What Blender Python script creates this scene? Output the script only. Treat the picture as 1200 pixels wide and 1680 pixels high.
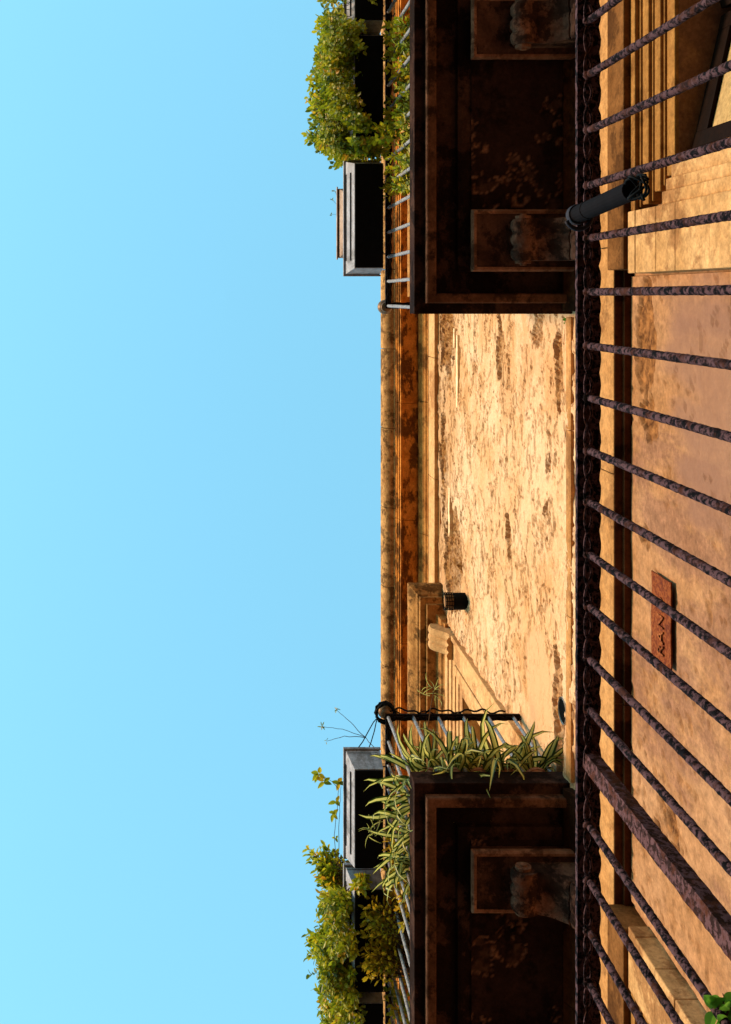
import bpy, bmesh, math, random
from mathutils import Vector, Matrix, noise, Euler

# ------------------------------------------------------------------ set-up
for o in list(bpy.data.objects):
    bpy.data.objects.remove(o)
scene = bpy.context.scene
C = scene.collection
R = math.radians

# The picture looks straight up from the street; the frame is a corner crop of a
# larger picture (lens shift), its long side lies along the facade (world X).
ZC = 1.6                                   # eye height
FPX, U0, V0 = 1790.0, 370.0, 487.0         # focal length and zenith in 1200x1680 photo pixels
cam_d = bpy.data.cameras.new('camera')
cam = bpy.data.objects.new('camera', cam_d)
C.objects.link(cam)
cam.matrix_world = Matrix(((0, 1, 0, 0), (1, 0, 0, 0), (0, 0, -1, ZC), (0, 0, 0, 1)))
cam_d.sensor_width = 36.0
cam_d.sensor_fit = 'AUTO'
cam_d.lens = FPX / 1680.0 * 36.0
cam_d.shift_x = (600 - U0) / 1680.0
cam_d.shift_y = -(840 - V0) / 1680.0
cam_d.clip_start = 0.05
cam_d.clip_end = 3000
scene.camera = cam

SUN_EL, SUN_AZ = R(24), R(-3)              # low sun in front of the facade
sdir = Vector((-math.sin(SUN_AZ) * math.cos(SUN_EL), -math.cos(SUN_AZ) * math.cos(SUN_EL), math.sin(SUN_EL)))
world = bpy.data.worlds.new('World')
scene.world = world
world.use_nodes = True
wn = world.node_tree
bg = wn.nodes['Background']
sky = wn.nodes.new('ShaderNodeTexSky')
sky.sky_type = 'NISHITA'
sky.sun_disc = False
sky.sun_elevation = SUN_EL
sky.sun_rotation = math.atan2(sdir.x, sdir.y)
sky.air_density = 1.0
sky.dust_density = 0.0
sky.ozone_density = 1.0
grade = wn.nodes.new('ShaderNodeMix')                  # the photograph's cyan colour balance, the same all over the sky
grade.data_type = 'RGBA'
grade.blend_type = 'MULTIPLY'
grade.inputs[0].default_value = 1.0
grade.inputs[7].default_value = (0.545, 1.015, 1.0, 1)
soft = wn.nodes.new('ShaderNodeGamma')
soft.inputs['Gamma'].default_value = 0.6
wn.links.new(sky.outputs['Color'], soft.inputs['Color'])
wn.links.new(soft.outputs['Color'], grade.inputs[6])
wn.links.new(grade.outputs[2], bg.inputs['Color'])
bg.inputs['Strength'].default_value = 0.15

sun_d = bpy.data.lights.new('sun', 'SUN')
sun_d.energy = 1.35
sun_d.angle = R(12)
sun_d.color = (1.0, 0.70, 0.42)
sun = bpy.data.objects.new('sun', sun_d)
C.objects.link(sun)
sun.rotation_euler = sdir.to_track_quat('Z', 'Y').to_euler()
sun.location = sdir * 40

scene.view_settings.view_transform = 'Standard'
scene.view_settings.look = 'None'
scene.view_settings.exposure = 2.2
scene.view_settings.gamma = 1.0
scene.view_settings.use_curve_mapping = False

# ------------------------------------------------------------------ helpers
def P(u, v, h):
    """photo pixel at height h above the eye -> world point"""
    return Vector((-(v - V0) * h / FPX, (u - U0) * h / FPX, h + ZC))

def s2l(c):
    return tuple(((x / 255.0) / 12.92 if x / 255.0 <= 0.04045 else ((x / 255.0 + 0.055) / 1.055) ** 2.4) for x in c)

class MB:
    def __init__(self):
        self.v, self.f, self.a = [], [], []
    def add(self, verts, faces):
        n = len(self.v)
        self.v += [tuple(p) for p in verts]
        self.f += [tuple(i + n for i in f) for f in faces]
    def box(self, x0, x1, y0, y1, z0, z1):
        self.add([(x0, y0, z0), (x1, y0, z0), (x1, y1, z0), (x0, y1, z0), (x0, y0, z1), (x1, y0, z1), (x1, y1, z1), (x0, y1, z1)],
                 [(3, 2, 1, 0), (4, 5, 6, 7), (0, 1, 5, 4), (1, 2, 6, 5), (2, 3, 7, 6), (3, 0, 4, 7)])
    def prism_x(self, prof, xa, xb):
        """closed polygon in (y, z) extruded from xa to xb"""
        n = len(prof)
        self.add([(xa, y, z) for y, z in prof] + [(xb, y, z) for y, z in prof],
                 [tuple(range(n)), tuple(range(2 * n - 1, n - 1, -1))] +
                 [(i, i + n, (i + 1) % n + n, (i + 1) % n) for i in range(n)])
    def prism_z(self, poly, z0, z1):
        n = len(poly)
        self.add([(x, y, z0) for x, y in poly] + [(x, y, z1) for x, y in poly],
                 [tuple(range(n - 1, -1, -1)), tuple(range(n, 2 * n))] +
                 [(i, (i + 1) % n, (i + 1) % n + n, i + n) for i in range(n)])
    def shelf(self, prof, x0, x1, yo, yw, caps=True):
        """three-sided moulding round a shelf on the wall; prof = [(inset, z)] from the top edge to the innermost bottom"""
        rings = [[(x0 + d, yw, z), (x0 + d, yo + d, z), (x1 - d, yo + d, z), (x1 - d, yw, z)] for d, z in prof]
        n = len(self.v)
        for r in rings:
            self.v += r
        for k in range(len(rings) - 1):
            for j in range(3):
                a = n + 4 * k + j
                self.f.append((a, a + 1, a + 5, a + 4))
        if not caps: return
        self.f.append((n, n + 3, n + 2, n + 1))
        m = n + 4 * (len(rings) - 1)
        self.f.append((m, m + 1, m + 2, m + 3))
    def tube(self, pts, r, n=8, rough=0.0, caps=True, seed=0):
        pts = [Vector(p) for p in pts]
        rad = r if callable(r) else (lambda t: r)
        base = len(self.v)
        t0 = (pts[1] - pts[0]).normalized()
        ref = Vector((0, 0, 1)) if abs(t0.z) < 0.9 else Vector((0, 1, 0))
        nx = t0.cross(ref).normalized()
        L = len(pts)
        for i, p in enumerate(pts):
            t = (pts[min(i + 1, L - 1)] - pts[max(i - 1, 0)]).normalized()
            nx = (nx - t * nx.dot(t)).normalized()
            ny = t.cross(nx)
            rr = rad(i / (L - 1))
            for k in range(n):
                a = 2 * math.pi * k / n
                d = nx * math.cos(a) + ny * math.sin(a)
                q = rr
                if rough:
                    q *= 1 + 0.45 * rough * noise.noise(p * 55 + d * 1.6 + Vector((seed * 7.3, 0, 0))) + 0.75 * rough * noise.noise(p * 170 + d * 2.6 + Vector((0, seed, 0)))
                self.v.append(tuple(p + d * q))
        for i in range(L - 1):
            for k in range(n):
                a = base + i * n + k
                b = base + i * n + (k + 1) % n
                self.f.append((a, b, b + n, a + n))
        if caps:
            self.f.append(tuple(base + k for k in range(n - 1, -1, -1)))
            self.f.append(tuple(base + (L - 1) * n + k for k in range(n)))
    def lathe(self, prof, c, n=20):
        """prof [(r, z)] round vertical axis through c"""
        base = len(self.v)
        for r, z in prof:
            for k in range(n):
                a = 2 * math.pi * k / n
                self.v.append((c[0] + r * math.cos(a), c[1] + r * math.sin(a), c[2] + z))
        for i in range(len(prof) - 1):
            for k in range(n):
                a = base + i * n + k
                b = base + i * n + (k + 1) % n
                self.f.append((a, b, b + n, a + n))
    def mesh(self, name, mat, smooth=False):
        me = bpy.data.meshes.new(name)
        me.from_pydata(self.v, [], self.f)
        bm = bmesh.new(); bm.from_mesh(me)
        bmesh.ops.recalc_face_normals(bm, faces=bm.faces)
        bm.to_mesh(me); bm.free()
        if mat: me.materials.append(mat)
        if smooth:
            me.polygons.foreach_set('use_smooth', [True] * len(me.polygons))
        return me
    def build(self, name, mat, parent=None, smooth=False, bevel=0.0):
        o = bpy.data.objects.new(name, self.mesh(name, mat, smooth))
        link(o, parent)
        if bevel:
            b = o.modifiers.new('bevel', 'BEVEL')
            b.width = bevel; b.segments = 2; b.limit_method = 'ANGLE'; b.angle_limit = R(35)
        return o

PINV = {}
def link(o, parent=None):
    C.objects.link(o)
    if parent is not None:
        o.parent = parent
        if parent.name in PINV:
            o.matrix_parent_inverse = PINV[parent.name]
def empty(name, loc):
    o = bpy.data.objects.new(name, None)
    o.empty_display_size = 0.2
    o.location = loc
    C.objects.link(o)
    PINV[o.name] = Matrix.Translation(Vector(loc)).inverted()
    return o
def tag(o, label=None, cat=None, group=None, kind=None):
    if label: o['label'] = label
    if cat: o['category'] = cat
    if group: o['group'] = group
    if kind: o['kind'] = kind
    return o

# ------------------------------------------------------------------ materials
def mat(name):
    m = bpy.data.materials.new(name)
    m.use_nodes = True
    return m, m.node_tree.nodes, m.node_tree.links, m.node_tree.nodes['Principled BSDF']
def nd(N, t, **kw):
    n = N.new(t)
    for k, v in kw.items():
        setattr(n, k, v)
    return n
def texco(N, L, scale=(1, 1, 1), obj=False):
    mp = nd(N, 'ShaderNodeMapping')
    mp.inputs['Scale'].default_value = scale
    if obj:
        g = nd(N, 'ShaderNodeTexCoord'); L.new(g.outputs['Object'], mp.inputs['Vector'])
    else:
        g = nd(N, 'ShaderNodeNewGeometry'); L.new(g.outputs['Position'], mp.inputs['Vector'])
    return mp.outputs['Vector']
def fbm(N, L, vec, scale, detail=6, rough=0.6, dist=0.0):
    n = nd(N, 'ShaderNodeTexNoise')
    n.inputs['Scale'].default_value = scale
    n.inputs['Detail'].default_value = detail
    n.inputs['Roughness'].default_value = rough
    n.inputs['Distortion'].default_value = dist
    L.new(vec, n.inputs['Vector'])
    return n.outputs['Fac']
def ramp(N, L, fac, stops):
    r = nd(N, 'ShaderNodeValToRGB')
    e = r.color_ramp.elements
    while len(e) < len(stops): e.new(0.5)
    for i, (p, c) in enumerate(stops):
        e[i].position = p
        e[i].color = (*c, 1) if not isinstance(c, (int, float)) else (c, c, c, 1)
    L.new(fac, r.inputs['Fac'])
    return r.outputs['Color']
def mix(N, L, fac, a, b, mode='MIX'):
    m = nd(N, 'ShaderNodeMix', data_type='RGBA', blend_type=mode)
    for s, v in ((m.inputs[0], fac), (m.inputs[6], a), (m.inputs[7], b)):
        if isinstance(v, (int, float)): s.default_value = v
        elif isinstance(v, tuple): s.default_value = (*v, 1)
        else: L.new(v, s)
    return m.outputs[2]
def bump(N, L, h, strength, dist, prev=None):
    b = nd(N, 'ShaderNodeBump')
    b.inputs['Strength'].default_value = strength
    b.inputs['Distance'].default_value = dist
    L.new(h, b.inputs['Height'])
    if prev is not None: L.new(prev, b.inputs['Normal'])
    return b.outputs['Normal']

def stone(name, light, dark, stain_shade, stain_amt=0.5, scale=3.0, bmp=0.5, rough=0.9, stain_scale=(1, 1, 1), fine=60, attr=False, bare=None, pits=True, grit=0.4):
    m, N, L, B = mat(name)
    v = texco(N, L)
    a = fbm(N, L, v, scale, 7, 0.62, 0.4)
    col = mix(N, L, ramp(N, L, a, [(0.36, 0.0), (0.64, 1.0)]), dark, light)
    sv = texco(N, L, stain_scale)
    s = fbm(N, L, sv, scale * 0.8, 10, 0.70, 0.15)
    sm = ramp(N, L, s, [(0.595 - stain_amt * 0.165, 0.0), (0.655 - stain_amt * 0.165, 1.0)])
    smx = nd(N, 'ShaderNodeMath', operation='MULTIPLY'); L.new(sm, smx.inputs[0]); smx.inputs[1].default_value = min(1, 0.35 + stain_amt * 0.6)
    col = mix(N, L, smx.outputs[0], col, stain_shade)
    g = fbm(N, L, v, fine, 5, 0.7)
    g2 = fbm(N, L, v, fine * 0.33, 8, 0.75)
    col = mix(N, L, grit, col, ramp(N, L, g2, [(0.34, 0.15), (0.66, 0.88)]), 'OVERLAY')
    col = mix(N, L, 0.35, col, ramp(N, L, g, [(0.3, 0.25), (0.7, 0.85)]), 'OVERLAY')
    if attr:
        at = nd(N, 'ShaderNodeAttribute', attribute_name='bare')
        bn = fbm(N, L, v, 22, 6, 0.65)
        bc = mix(N, L, ramp(N, L, bn, [(0.35, 0.0), (0.65, 1.0)]), bare[0], bare[1])
        col = mix(N, L, at.outputs['Fac'], col, bc)
        at2 = nd(N, 'ShaderNodeAttribute', attribute_name='patch')
        col = mix(N, L, at2.outputs['Fac'], col, bare[2])
    L.new(col, B.inputs['Base Color'])
    B.inputs['Roughness'].default_value = rough
    B.inputs['Specular IOR Level'].default_value = 0.03
    h1 = fbm(N, L, v, 14, 8, 0.7)
    nrm = bump(N, L, h1, bmp, 0.012)
    nrm = bump(N, L, g, bmp * 0.8, 0.004, nrm)
    if pits:
        vo = nd(N, 'ShaderNodeTexVoronoi'); vo.inputs['Scale'].default_value = 30
        L.new(v, vo.inputs['Vector'])
        nrm = bump(N, L, ramp(N, L, vo.outputs['Distance'], [(0.0, 0.0), (0.22, 1.0)]), bmp * 0.5, 0.004, nrm)
    L.new(nrm, B.inputs['Normal'])
    return m

M = {}
M['upper'] = stone('upper_plaster', (0.62, 0.40, 0.245), (0.53, 0.295, 0.145), (0.44, 0.21, 0.08), 0.30, 1.7, 0.40, grit=0.10, attr=True,
                   bare=((0.16, 0.055, 0.014), (0.44, 0.21, 0.07), (0.56, 0.32, 0.17)))
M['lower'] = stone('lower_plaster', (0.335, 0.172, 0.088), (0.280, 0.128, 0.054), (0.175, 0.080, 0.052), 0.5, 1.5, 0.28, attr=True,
                   bare=((0.05, 0.016, 0.006), (0.33, 0.135, 0.045), (0.215, 0.108, 0.074)), stain_scale=(1, 1, 0.35))  # pinkish paint, darkened as well in place of shade on the lower storey
M['cap'] = stone('lintel_cap_stone', (0.17, 0.070, 0.022), (0.11, 0.042, 0.012), (0.03, 0.011, 0.004), 0.5, 3.5, 0.35)
M['stone'] = stone('dressed_stone', (0.29, 0.135, 0.038), (0.21, 0.088, 0.023), (0.09, 0.034, 0.010), 0.4, 3.5, 0.35)  # darkened: the balcony's shadow on the lintels is put into the colour
M['trim'] = stone('cream_trim', (0.54, 0.31, 0.145), (0.44, 0.23, 0.092), (0.24, 0.085, 0.028), 0.35, 2.5, 0.22)
M['pilaster'] = stone('pilaster_stone', (0.47, 0.265, 0.118), (0.36, 0.185, 0.072), (0.16, 0.058, 0.02), 0.45, 4.0, 0.4)
M['string'] = stone('string_course_stone', (0.42, 0.21, 0.080), (0.33, 0.15, 0.050), (0.11, 0.04, 0.015), 0.3, 3.0, 0.3)
M['gutter'] = stone('gutter_terracotta', (0.50, 0.27, 0.105), (0.32, 0.15, 0.052), (0.030, 0.012, 0.005), 0.52, 13.0, 0.4, fine=90)
M['soffit'] = stone('stained_soffit', (0.52, 0.19, 0.036), (0.36, 0.115, 0.020), (0.020, 0.007, 0.004), 0.72, 8.0, 0.5, stain_scale=(0.7, 1.3, 1))
M['cyma'] = stone('cornice_moulding_stone', (0.46, 0.21, 0.058), (0.32, 0.12, 0.030), (0.03, 0.013, 0.006), 0.45, 4.5, 0.4)
M['hood'] = stone('hood_stone', (0.42, 0.20, 0.065), (0.26, 0.11, 0.033), (0.014, 0.006, 0.003), 0.55, 8.0, 0.45)
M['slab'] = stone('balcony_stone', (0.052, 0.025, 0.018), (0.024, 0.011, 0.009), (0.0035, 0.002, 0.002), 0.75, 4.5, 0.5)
M['lit_peel'] = stone('lit_peeling_plaster', (0.24, 0.115, 0.075), (0.12, 0.054, 0.036), (0.02, 0.009, 0.007), 0.45, 9.0, 0.5)  # pale flaking plaster, also used for edges painted as if lit
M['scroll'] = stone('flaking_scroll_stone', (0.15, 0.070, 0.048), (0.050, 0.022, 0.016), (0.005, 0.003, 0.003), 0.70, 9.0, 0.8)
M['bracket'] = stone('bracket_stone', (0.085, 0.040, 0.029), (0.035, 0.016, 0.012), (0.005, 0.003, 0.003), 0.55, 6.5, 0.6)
M['yellow'] = stone('yellow_paint', (0.46, 0.26, 0.065), (0.38, 0.20, 0.045), (0.2, 0.09, 0.02), 0.15, 3.0, 0.12, rough=0.6, pits=False)
M['blind'] = stone('cream_blind', (0.36, 0.225, 0.095), (0.32, 0.20, 0.08), (0.26, 0.15, 0.055), 0.1, 2.0, 0.05, rough=0.7, pits=False)
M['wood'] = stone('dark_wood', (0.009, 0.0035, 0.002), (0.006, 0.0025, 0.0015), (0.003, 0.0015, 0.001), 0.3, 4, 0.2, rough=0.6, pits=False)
M['reveal'] = stone('reveal_paint', (0.24, 0.095, 0.04), (0.19, 0.07, 0.028), (0.1, 0.035, 0.015), 0.2, 3, 0.2)
M['ground'] = stone('street_paving', (0.095, 0.074, 0.058), (0.07, 0.054, 0.042), (0.05, 0.038, 0.03), 0.3, 1.0, 0.4)
M['roof'] = stone('roof_tile', (0.35, 0.17, 0.10), (0.25, 0.11, 0.06), (0.08, 0.05, 0.03), 0.3, 3.0, 0.4)

def iron(name, base, light, rust, rust_amt, rough=0.55, metal=0.25, sc=60):
    m, N, L, B = mat(name)
    v = texco(N, L)
    a = fbm(N, L, v, sc, 8, 0.7, 0.3)
    col = mix(N, L, ramp(N, L, a, [(0.47, 0.0), (0.535, 1.0)]), base, light)
    r = fbm(N, L, v, 18, 8, 0.7, 0.5)
    col = mix(N, L, ramp(N, L, r, [(0.62 - 0.2 * rust_amt, 0.0), (0.74 - 0.2 * rust_amt, 1.0)]), col, rust)
    L.new(col, B.inputs['Base Color'])
    B.inputs['Metallic'].default_value = metal
    B.inputs['Specular IOR Level'].default_value = 0.03
    B.inputs['Roughness'].default_value = rough
    h = fbm(N, L, v, sc * 1.6, 8, 0.75)
    n1 = bump(N, L, a, 0.6, 0.006)
    L.new(bump(N, L, h, 0.7, 0.003, n1), B.inputs['Normal'])
    return m
M['rust'] = iron('rusty_iron', (0.0025, 0.0014, 0.002), (0.078, 0.040, 0.047), (0.045, 0.014, 0.008), 0.42, 0.7, 0.0, 58)
M['rust_post'] = iron('rusted_flat_iron', (0.020, 0.007, 0.005), (0.10, 0.046, 0.050), (0.060, 0.017, 0.008), 0.6, 0.7, 0.0, 50)
M['blackiron'] = iron('black_iron', (0.004, 0.003, 0.003), (0.016, 0.010, 0.009), (0.03, 0.011, 0.006), 0.25, 0.6, 0.1, 60)
M['greybar'] = iron('grey_painted_iron', (0.17, 0.17, 0.19), (0.30, 0.30, 0.33), (0.12, 0.06, 0.04), 0.05, 0.5, 0.0, 50)

def plain(name, col, rough=0.5, metal=0.0, sc=25, var=0.3, bmp=0.15, obj=False):
    m, N, L, B = mat(name)
    v = texco(N, L, obj=obj)
    a = fbm(N, L, v, sc, 5, 0.6)
    c2 = tuple(x * (1 - var) for x in col)
    L.new(mix(N, L, ramp(N, L, a, [(0.35, 0.0), (0.65, 1.0)]), c2, col), B.inputs['Base Color'])
    B.inputs['Roughness'].default_value = rough
    B.inputs['Metallic'].default_value = metal
    B.inputs['Specular IOR Level'].default_value = 0.04
    L.new(bump(N, L, a, bmp, 0.004), B.inputs['Normal'])
    return m
M['planter'] = stone('grey_planter', (0.33, 0.32, 0.36), (0.25, 0.24, 0.27), (0.11, 0.10, 0.10), 0.42, 7.0, 0.12, rough=0.6, stain_scale=(1, 1, .3), pits=False)
M['planter_base'] = plain('dark_planter_base', (0.008, 0.008, 0.010), 0.7)
M['terracotta'] = plain('terracotta', (0.45, 0.22, 0.14), 0.85)
M['paleclay'] = stone('pale_clay', (0.42, 0.31, 0.26), (0.33, 0.22, 0.17), (0.16, 0.10, 0.07), 0.35, 9.0, 0.2)
M['soil'] = plain('soil', (0.03, 0.02, 0.013), 0.95, bmp=0.6)
M['cable'] = plain('black_cable', (0.005, 0.005, 0.006), 0.6)
M['tube'] = plain('dark_tube', (0.0048, 0.0034, 0.0045), 0.85)
M['tube_cap'] = plain('grey_tube_cap', (0.028, 0.025, 0.034), 0.6)
M['brass'] = plain('dull_brass', (0.20, 0.12, 0.07), 0.45, 0.3)
M['lantern'] = plain('black_lantern', (0.004, 0.004, 0.004), 0.7)
M['lantern_glow'] = plain('amber_lantern_lattice', (0.30, 0.14, 0.05), 0.5)
M['plaque'] = iron('rusty_plaque', (0.13, 0.028, 0.010), (0.22, 0.060, 0.018), (0.085, 0.018, 0.010), 0.5, 0.75, 0.0, 60)
M['plaque_letters'] = iron('worn_letter_iron', (0.16, 0.040, 0.013), (0.30, 0.095, 0.032), (0.10, 0.022, 0.010), 0.5, 0.75, 0.0, 70)
M['black'] = plain('black_void', (0.001, 0.001, 0.001), 1.0)
M['twig'] = plain('twig', (0.10, 0.055, 0.03), 0.8)
M['white'] = plain('white_plastic', (0.7, 0.68, 0.64), 0.4)

def leafmat(name, stops, trans=0.45, stripe=None):
    m, N, L, B = mat(name)
    at = nd(N, 'ShaderNodeAttribute', attribute_name='tint')
    col = ramp(N, L, at.outputs['Fac'], stops)
    if stripe:
        a2 = nd(N, 'ShaderNodeAttribute', attribute_name='across')
        col = mix(N, L, ramp(N, L, a2.outputs['Fac'], [(0.35, 0.0), (0.55, 1.0)]), col, stripe)
    L.new(col, B.inputs['Base Color'])
    B.inputs['Roughness'].default_value = 0.45
    B.inputs['Specular IOR Level'].default_value = 0.35
    t = nd(N, 'ShaderNodeBsdfTranslucent')
    L.new(col, t.inputs['Color'])
    mx = nd(N, 'ShaderNodeMixShader'); mx.inputs['Fac'].default_value = trans
    L.new(B.outputs['BSDF'], mx.inputs[1]); L.new(t.outputs['BSDF'], mx.inputs[2])
    L.new(mx.outputs['Shader'], N['Material Output'].inputs['Surface'])
    return m
M['shrub'] = leafmat('shrub_leaf', [(0.0, (0.07, 0.11, 0.008)), (0.38, (0.30, 0.34, 0.014)), (0.74, (0.56, 0.48, 0.018)), (1.0, (0.66, 0.32, 0.02))])
M['yshrub'] = leafmat('yellowing_leaf', [(0.0, (0.20, 0.19, 0.012)), (0.4, (0.46, 0.34, 0.018)), (0.8, (0.62, 0.36, 0.025)), (1.0, (0.60, 0.22, 0.025))])
M['spider'] = leafmat('spider_leaf', [(0.0, (0.018, 0.038, 0.005)), (1.0, (0.075, 0.105, 0.012))], 0.42, stripe=(0.64, 0.60, 0.17))
M['green'] = leafmat('fresh_leaf', [(0.0, (0.09, 0.24, 0.02)), (1.0, (0.20, 0.40, 0.04))], 0.35)

# ------------------------------------------------------------------ setting
YW = 1.921              # wall plane
YO = 1.039              # outer edge of the balconies
XA, XB = -9.0, 7.5      # ends of the building
CX1, CX2 = 1.20, -3.94  # axes of the two window bays
def Z(h): return h + ZC

g = MB()
g.add([(-1500, -1500, 0), (1500, -1500, 0), (1500, 1500, 0), (-1500, 1500, 0)], [(0, 1, 2, 3)])
street = tag(g.build('street', M['ground']), kind='structure')

bld = empty('apartment_building', (0, 2.5, 0))
tag(bld, 'weathered ochre stone apartment building with two upper balconies under a moulded cornice', 'building')

# masses: everything behind the visible skins
b = MB(); b.box(XA, XB, YW + 0.42, 9.0, 0, Z(10.40)); b.build('wall_core', M['stone'], bld)
b = MB(); b.add([(XA - .2, 1.60, Z(10.56)), (XB + .2, 1.60, Z(10.56)), (XB + .2, 5.5, Z(11.5)), (XA - .2, 5.5, Z(11.5)), (XA - .2, 9.2, Z(10.56)), (XB + .2, 9.2, Z(10.56)),
               (XA - .2, 1.60, Z(10.485)), (XB + .2, 1.60, Z(10.485)), (XA - .2, 9.2, Z(10.485)), (XB + .2, 9.2, Z(10.485))],
              [(0, 1, 2, 3), (3, 2, 5, 4), (0, 6, 7, 1), (4, 5, 9, 8), (6, 8, 9, 7), (0, 3, 4, 8, 6), (1, 7, 9, 5, 2)])
b.build('roof', M['roof'], bld)

def sstep(a, b_, x):
    t = min(1, max(0, (x - a) / (b_ - a)))
    return t * t * (3 - 2 * t)
def blob(x, z, cx, cz, rx, rz):
    return max(0.0, 1 - ((x - cx) / rx) ** 2 - ((z - cz) / rz) ** 2)
def nz(x, z, s, o=0.0):
    return noise.noise(Vector((x * s, o, z * s)))
def fb(x, z, s, o=0.0, oc=4):
    return noise.fractal(Vector((x * s, o, z * s)), 0.8, 2.1, oc)

def wall_grid(name, matl, x0, x1, h0, h1, step, func):
    nx, nzz = int((x1 - x0) / step), int((h1 - h0) / step)
    V, F, A, Q = [], [], [], []
    for j in range(nzz + 1):
        h = h0 + (h1 - h0) * j / nzz
        for i in range(nx + 1):
            x = x0 + (x1 - x0) * i / nx
            d, bare, patch = func(x, h)
            V.append((x, YW - d, Z(h)))
            A.append(bare); Q.append(patch)
    for j in range(nzz):
        for i in range(nx):
            a = j * (nx + 1) + i
            F.append((a, a + 1, a + nx + 2, a + nx + 1))
    me = bpy.data.meshes.new(name)
    me.from_pydata(V, [], F)
    me.materials.append(matl)
    for nm, arr in (('bare', A), ('patch', Q)):
        at = me.attributes.new(nm, 'FLOAT', 'POINT'); at.data.foreach_set('value', arr)
    o = bpy.data.objects.new(name, me)
    link(o, bld)
    return o

def upper_relief(x, h):
    xs_ = x * 0.82                                               # trowel marks run along the wall
    n1 = fb(xs_, h, 2.2, 3.1)
    n2 = fb(xs_, h, 7.0, 9.7)
    n3 = fb(x, h, 22.0, 1.3, 3)
    n4 = fb(xs_, h, 13.0, 41.0, 4)
    edge = 0.26 * n2 + 0.16 * n4 + 0.07 * n3
    g = 0.0                                                      # where the plaster coat has come away
    g = max(g, 1.7 * blob(x, h, -0.36, 7.52, 0.30, 0.13))
    g = max(g, 1.7 * blob(x, h, -0.42, 6.20, 0.34, 0.09))
    g = max(g, 1.1 * blob(x, h, -0.22, 6.65, 0.20, 0.22))
    g = max(g, 1.25 * blob(x, h, -0.30, 9.35, 0.60, 0.50))
    g = max(g, 1.4 * blob(x, h, -2.20, 9.10, 0.72, 0.50))
    g = max(g, 1.0 * blob(x, h, -1.40, 9.50, 0.9, 0.20))
    g = max(g, 1.4 * blob(x, h, -2.45, 6.22, 0.60, 0.17))
    g = max(g, 1.0 * blob(x, h, -1.62, 7.30, 0.24, 0.12))
    g = max(g, 0.75 * blob(x, h, -1.10, 6.40, 0.50, 0.16))
    loss = sstep(0.50, 0.62, g * 0.72 + edge * (0.6 + 0.5 * min(1, g * 2)) + 0.12 * n1)
    pm = sstep(-0.10, 0.35, fb(x, h, 1.5, 77.0, 3))
    pits = sstep(0.46, 0.58, fb(xs_, h, 12.0, 21.0, 3) + 0.10 * pm) * pm
    smooth = sstep(0.25, 0.5, blob(x, h, -2.36, 6.62, 0.42, 0.34) + 0.15 * n2)
    rs = 1 - 0.7 * smooth
    coat = sstep(-0.02, 0.02, n1 + 0.40 * n2 + 0.15 * n4)         # edges of later thin coats
    coat2 = sstep(0.08, 0.11, fb(xs_, h, 3.4, 55.0) + 0.22 * n4)
    coat3 = sstep(0.16, 0.19, fb(xs_ * .6, h, 6.5, 63.0) + 0.15 * n4)
    d = 0.018 + rs * (0.008 * coat + 0.008 * coat2 - 0.005 * coat3 + 0.006 * n2 + 0.0016 * n4 + 0.0010 * n3)
    d -= loss * (0.026 + 0.026 * n4 + 0.018 * n3)
    d -= pits * 0.009 * rs
    # crooked cracks
    ck = abs(fb(xs_, h, 1.7, 91.0, 5)); d -= 0.012 * rs * (1 - sstep(0.006, 0.022, ck)) * sstep(0.0, 0.2, n1 + 0.1)
    bare = loss * min(1.0, 0.35 + 0.9 * max(0.0, -n4 - 0.5 * n3) + 0.3 * max(0, n2)) + pits * 0.08 + 0.42 * sstep(8.7, 9.6, h + 0.35 * n2 + 0.2 * n1)
    return d, min(1, bare), smooth * (1 - loss)
wall_grid('upper_wall', M['upper'], -2.795, 0.60, 5.30, 9.72, 0.0105, upper_relief)
def flat(x, h):
    n2 = fb(x, h, 3.0, 9.7)
    return 0.012 + 0.006 * n2, max(0, min(1, n2 * 0.8)), 0.0
def lower_relief(x, h):
    n1 = fb(x, h, 2.5, 4.1); n2 = fb(x, h, 8.0, 8.7); n3 = fb(x, h, 25.0, 5.5, 3)
    g = 1.5 * blob(x, h, -0.18, 4.96, 0.36, 0.16)
    g = max(g, 1.2 * blob(x, h, -0.55, 4.92, 0.16, 0.16))
    g = max(g, 0.9 * blob(x, h, -1.10, 4.98, 0.10, 0.16))
    g = max(g, 0.9 * blob(x, h, -2.30, 4.72, 0.25, 0.28))
    loss = sstep(0.42, 0.55, g * 0.62 + 0.25 * n2 + 0.12 * n3 + 0.08 * n1)
    pits = sstep(0.33, 0.42, fb(x, h, 15.0, 2.0, 3)) * sstep(0.1, 0.35, n1 + 0.15)
    d = 0.012 + 0.003 * n1 + 0.002 * n2 + 0.001 * n3 - loss * (0.016 + 0.008 * n3) - pits * 0.007
    dirt = blob(x, h, -0.40, 4.25, 0.75, 0.62) * 0.9 + 0.35 * blob(x, h, -1.7, 3.9, 0.9, 0.5)   # damp stain that has run down
    pale = sstep(0.15, 0.75, dirt + 0.45 * fb(x * 2.0, h * 0.5, 3.2, 33.0)) * 0.75
    return d, min(1, loss * 0.95 + pits * 0.5), pale * (1 - loss)
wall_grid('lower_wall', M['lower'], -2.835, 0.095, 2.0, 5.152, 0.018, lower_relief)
b = MB(); b.box(XA, XB, YW + 0.002, YW + 0.415, 0, Z(1.99)); b.build('ground_floor_wall', M['lower'], bld)
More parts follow.
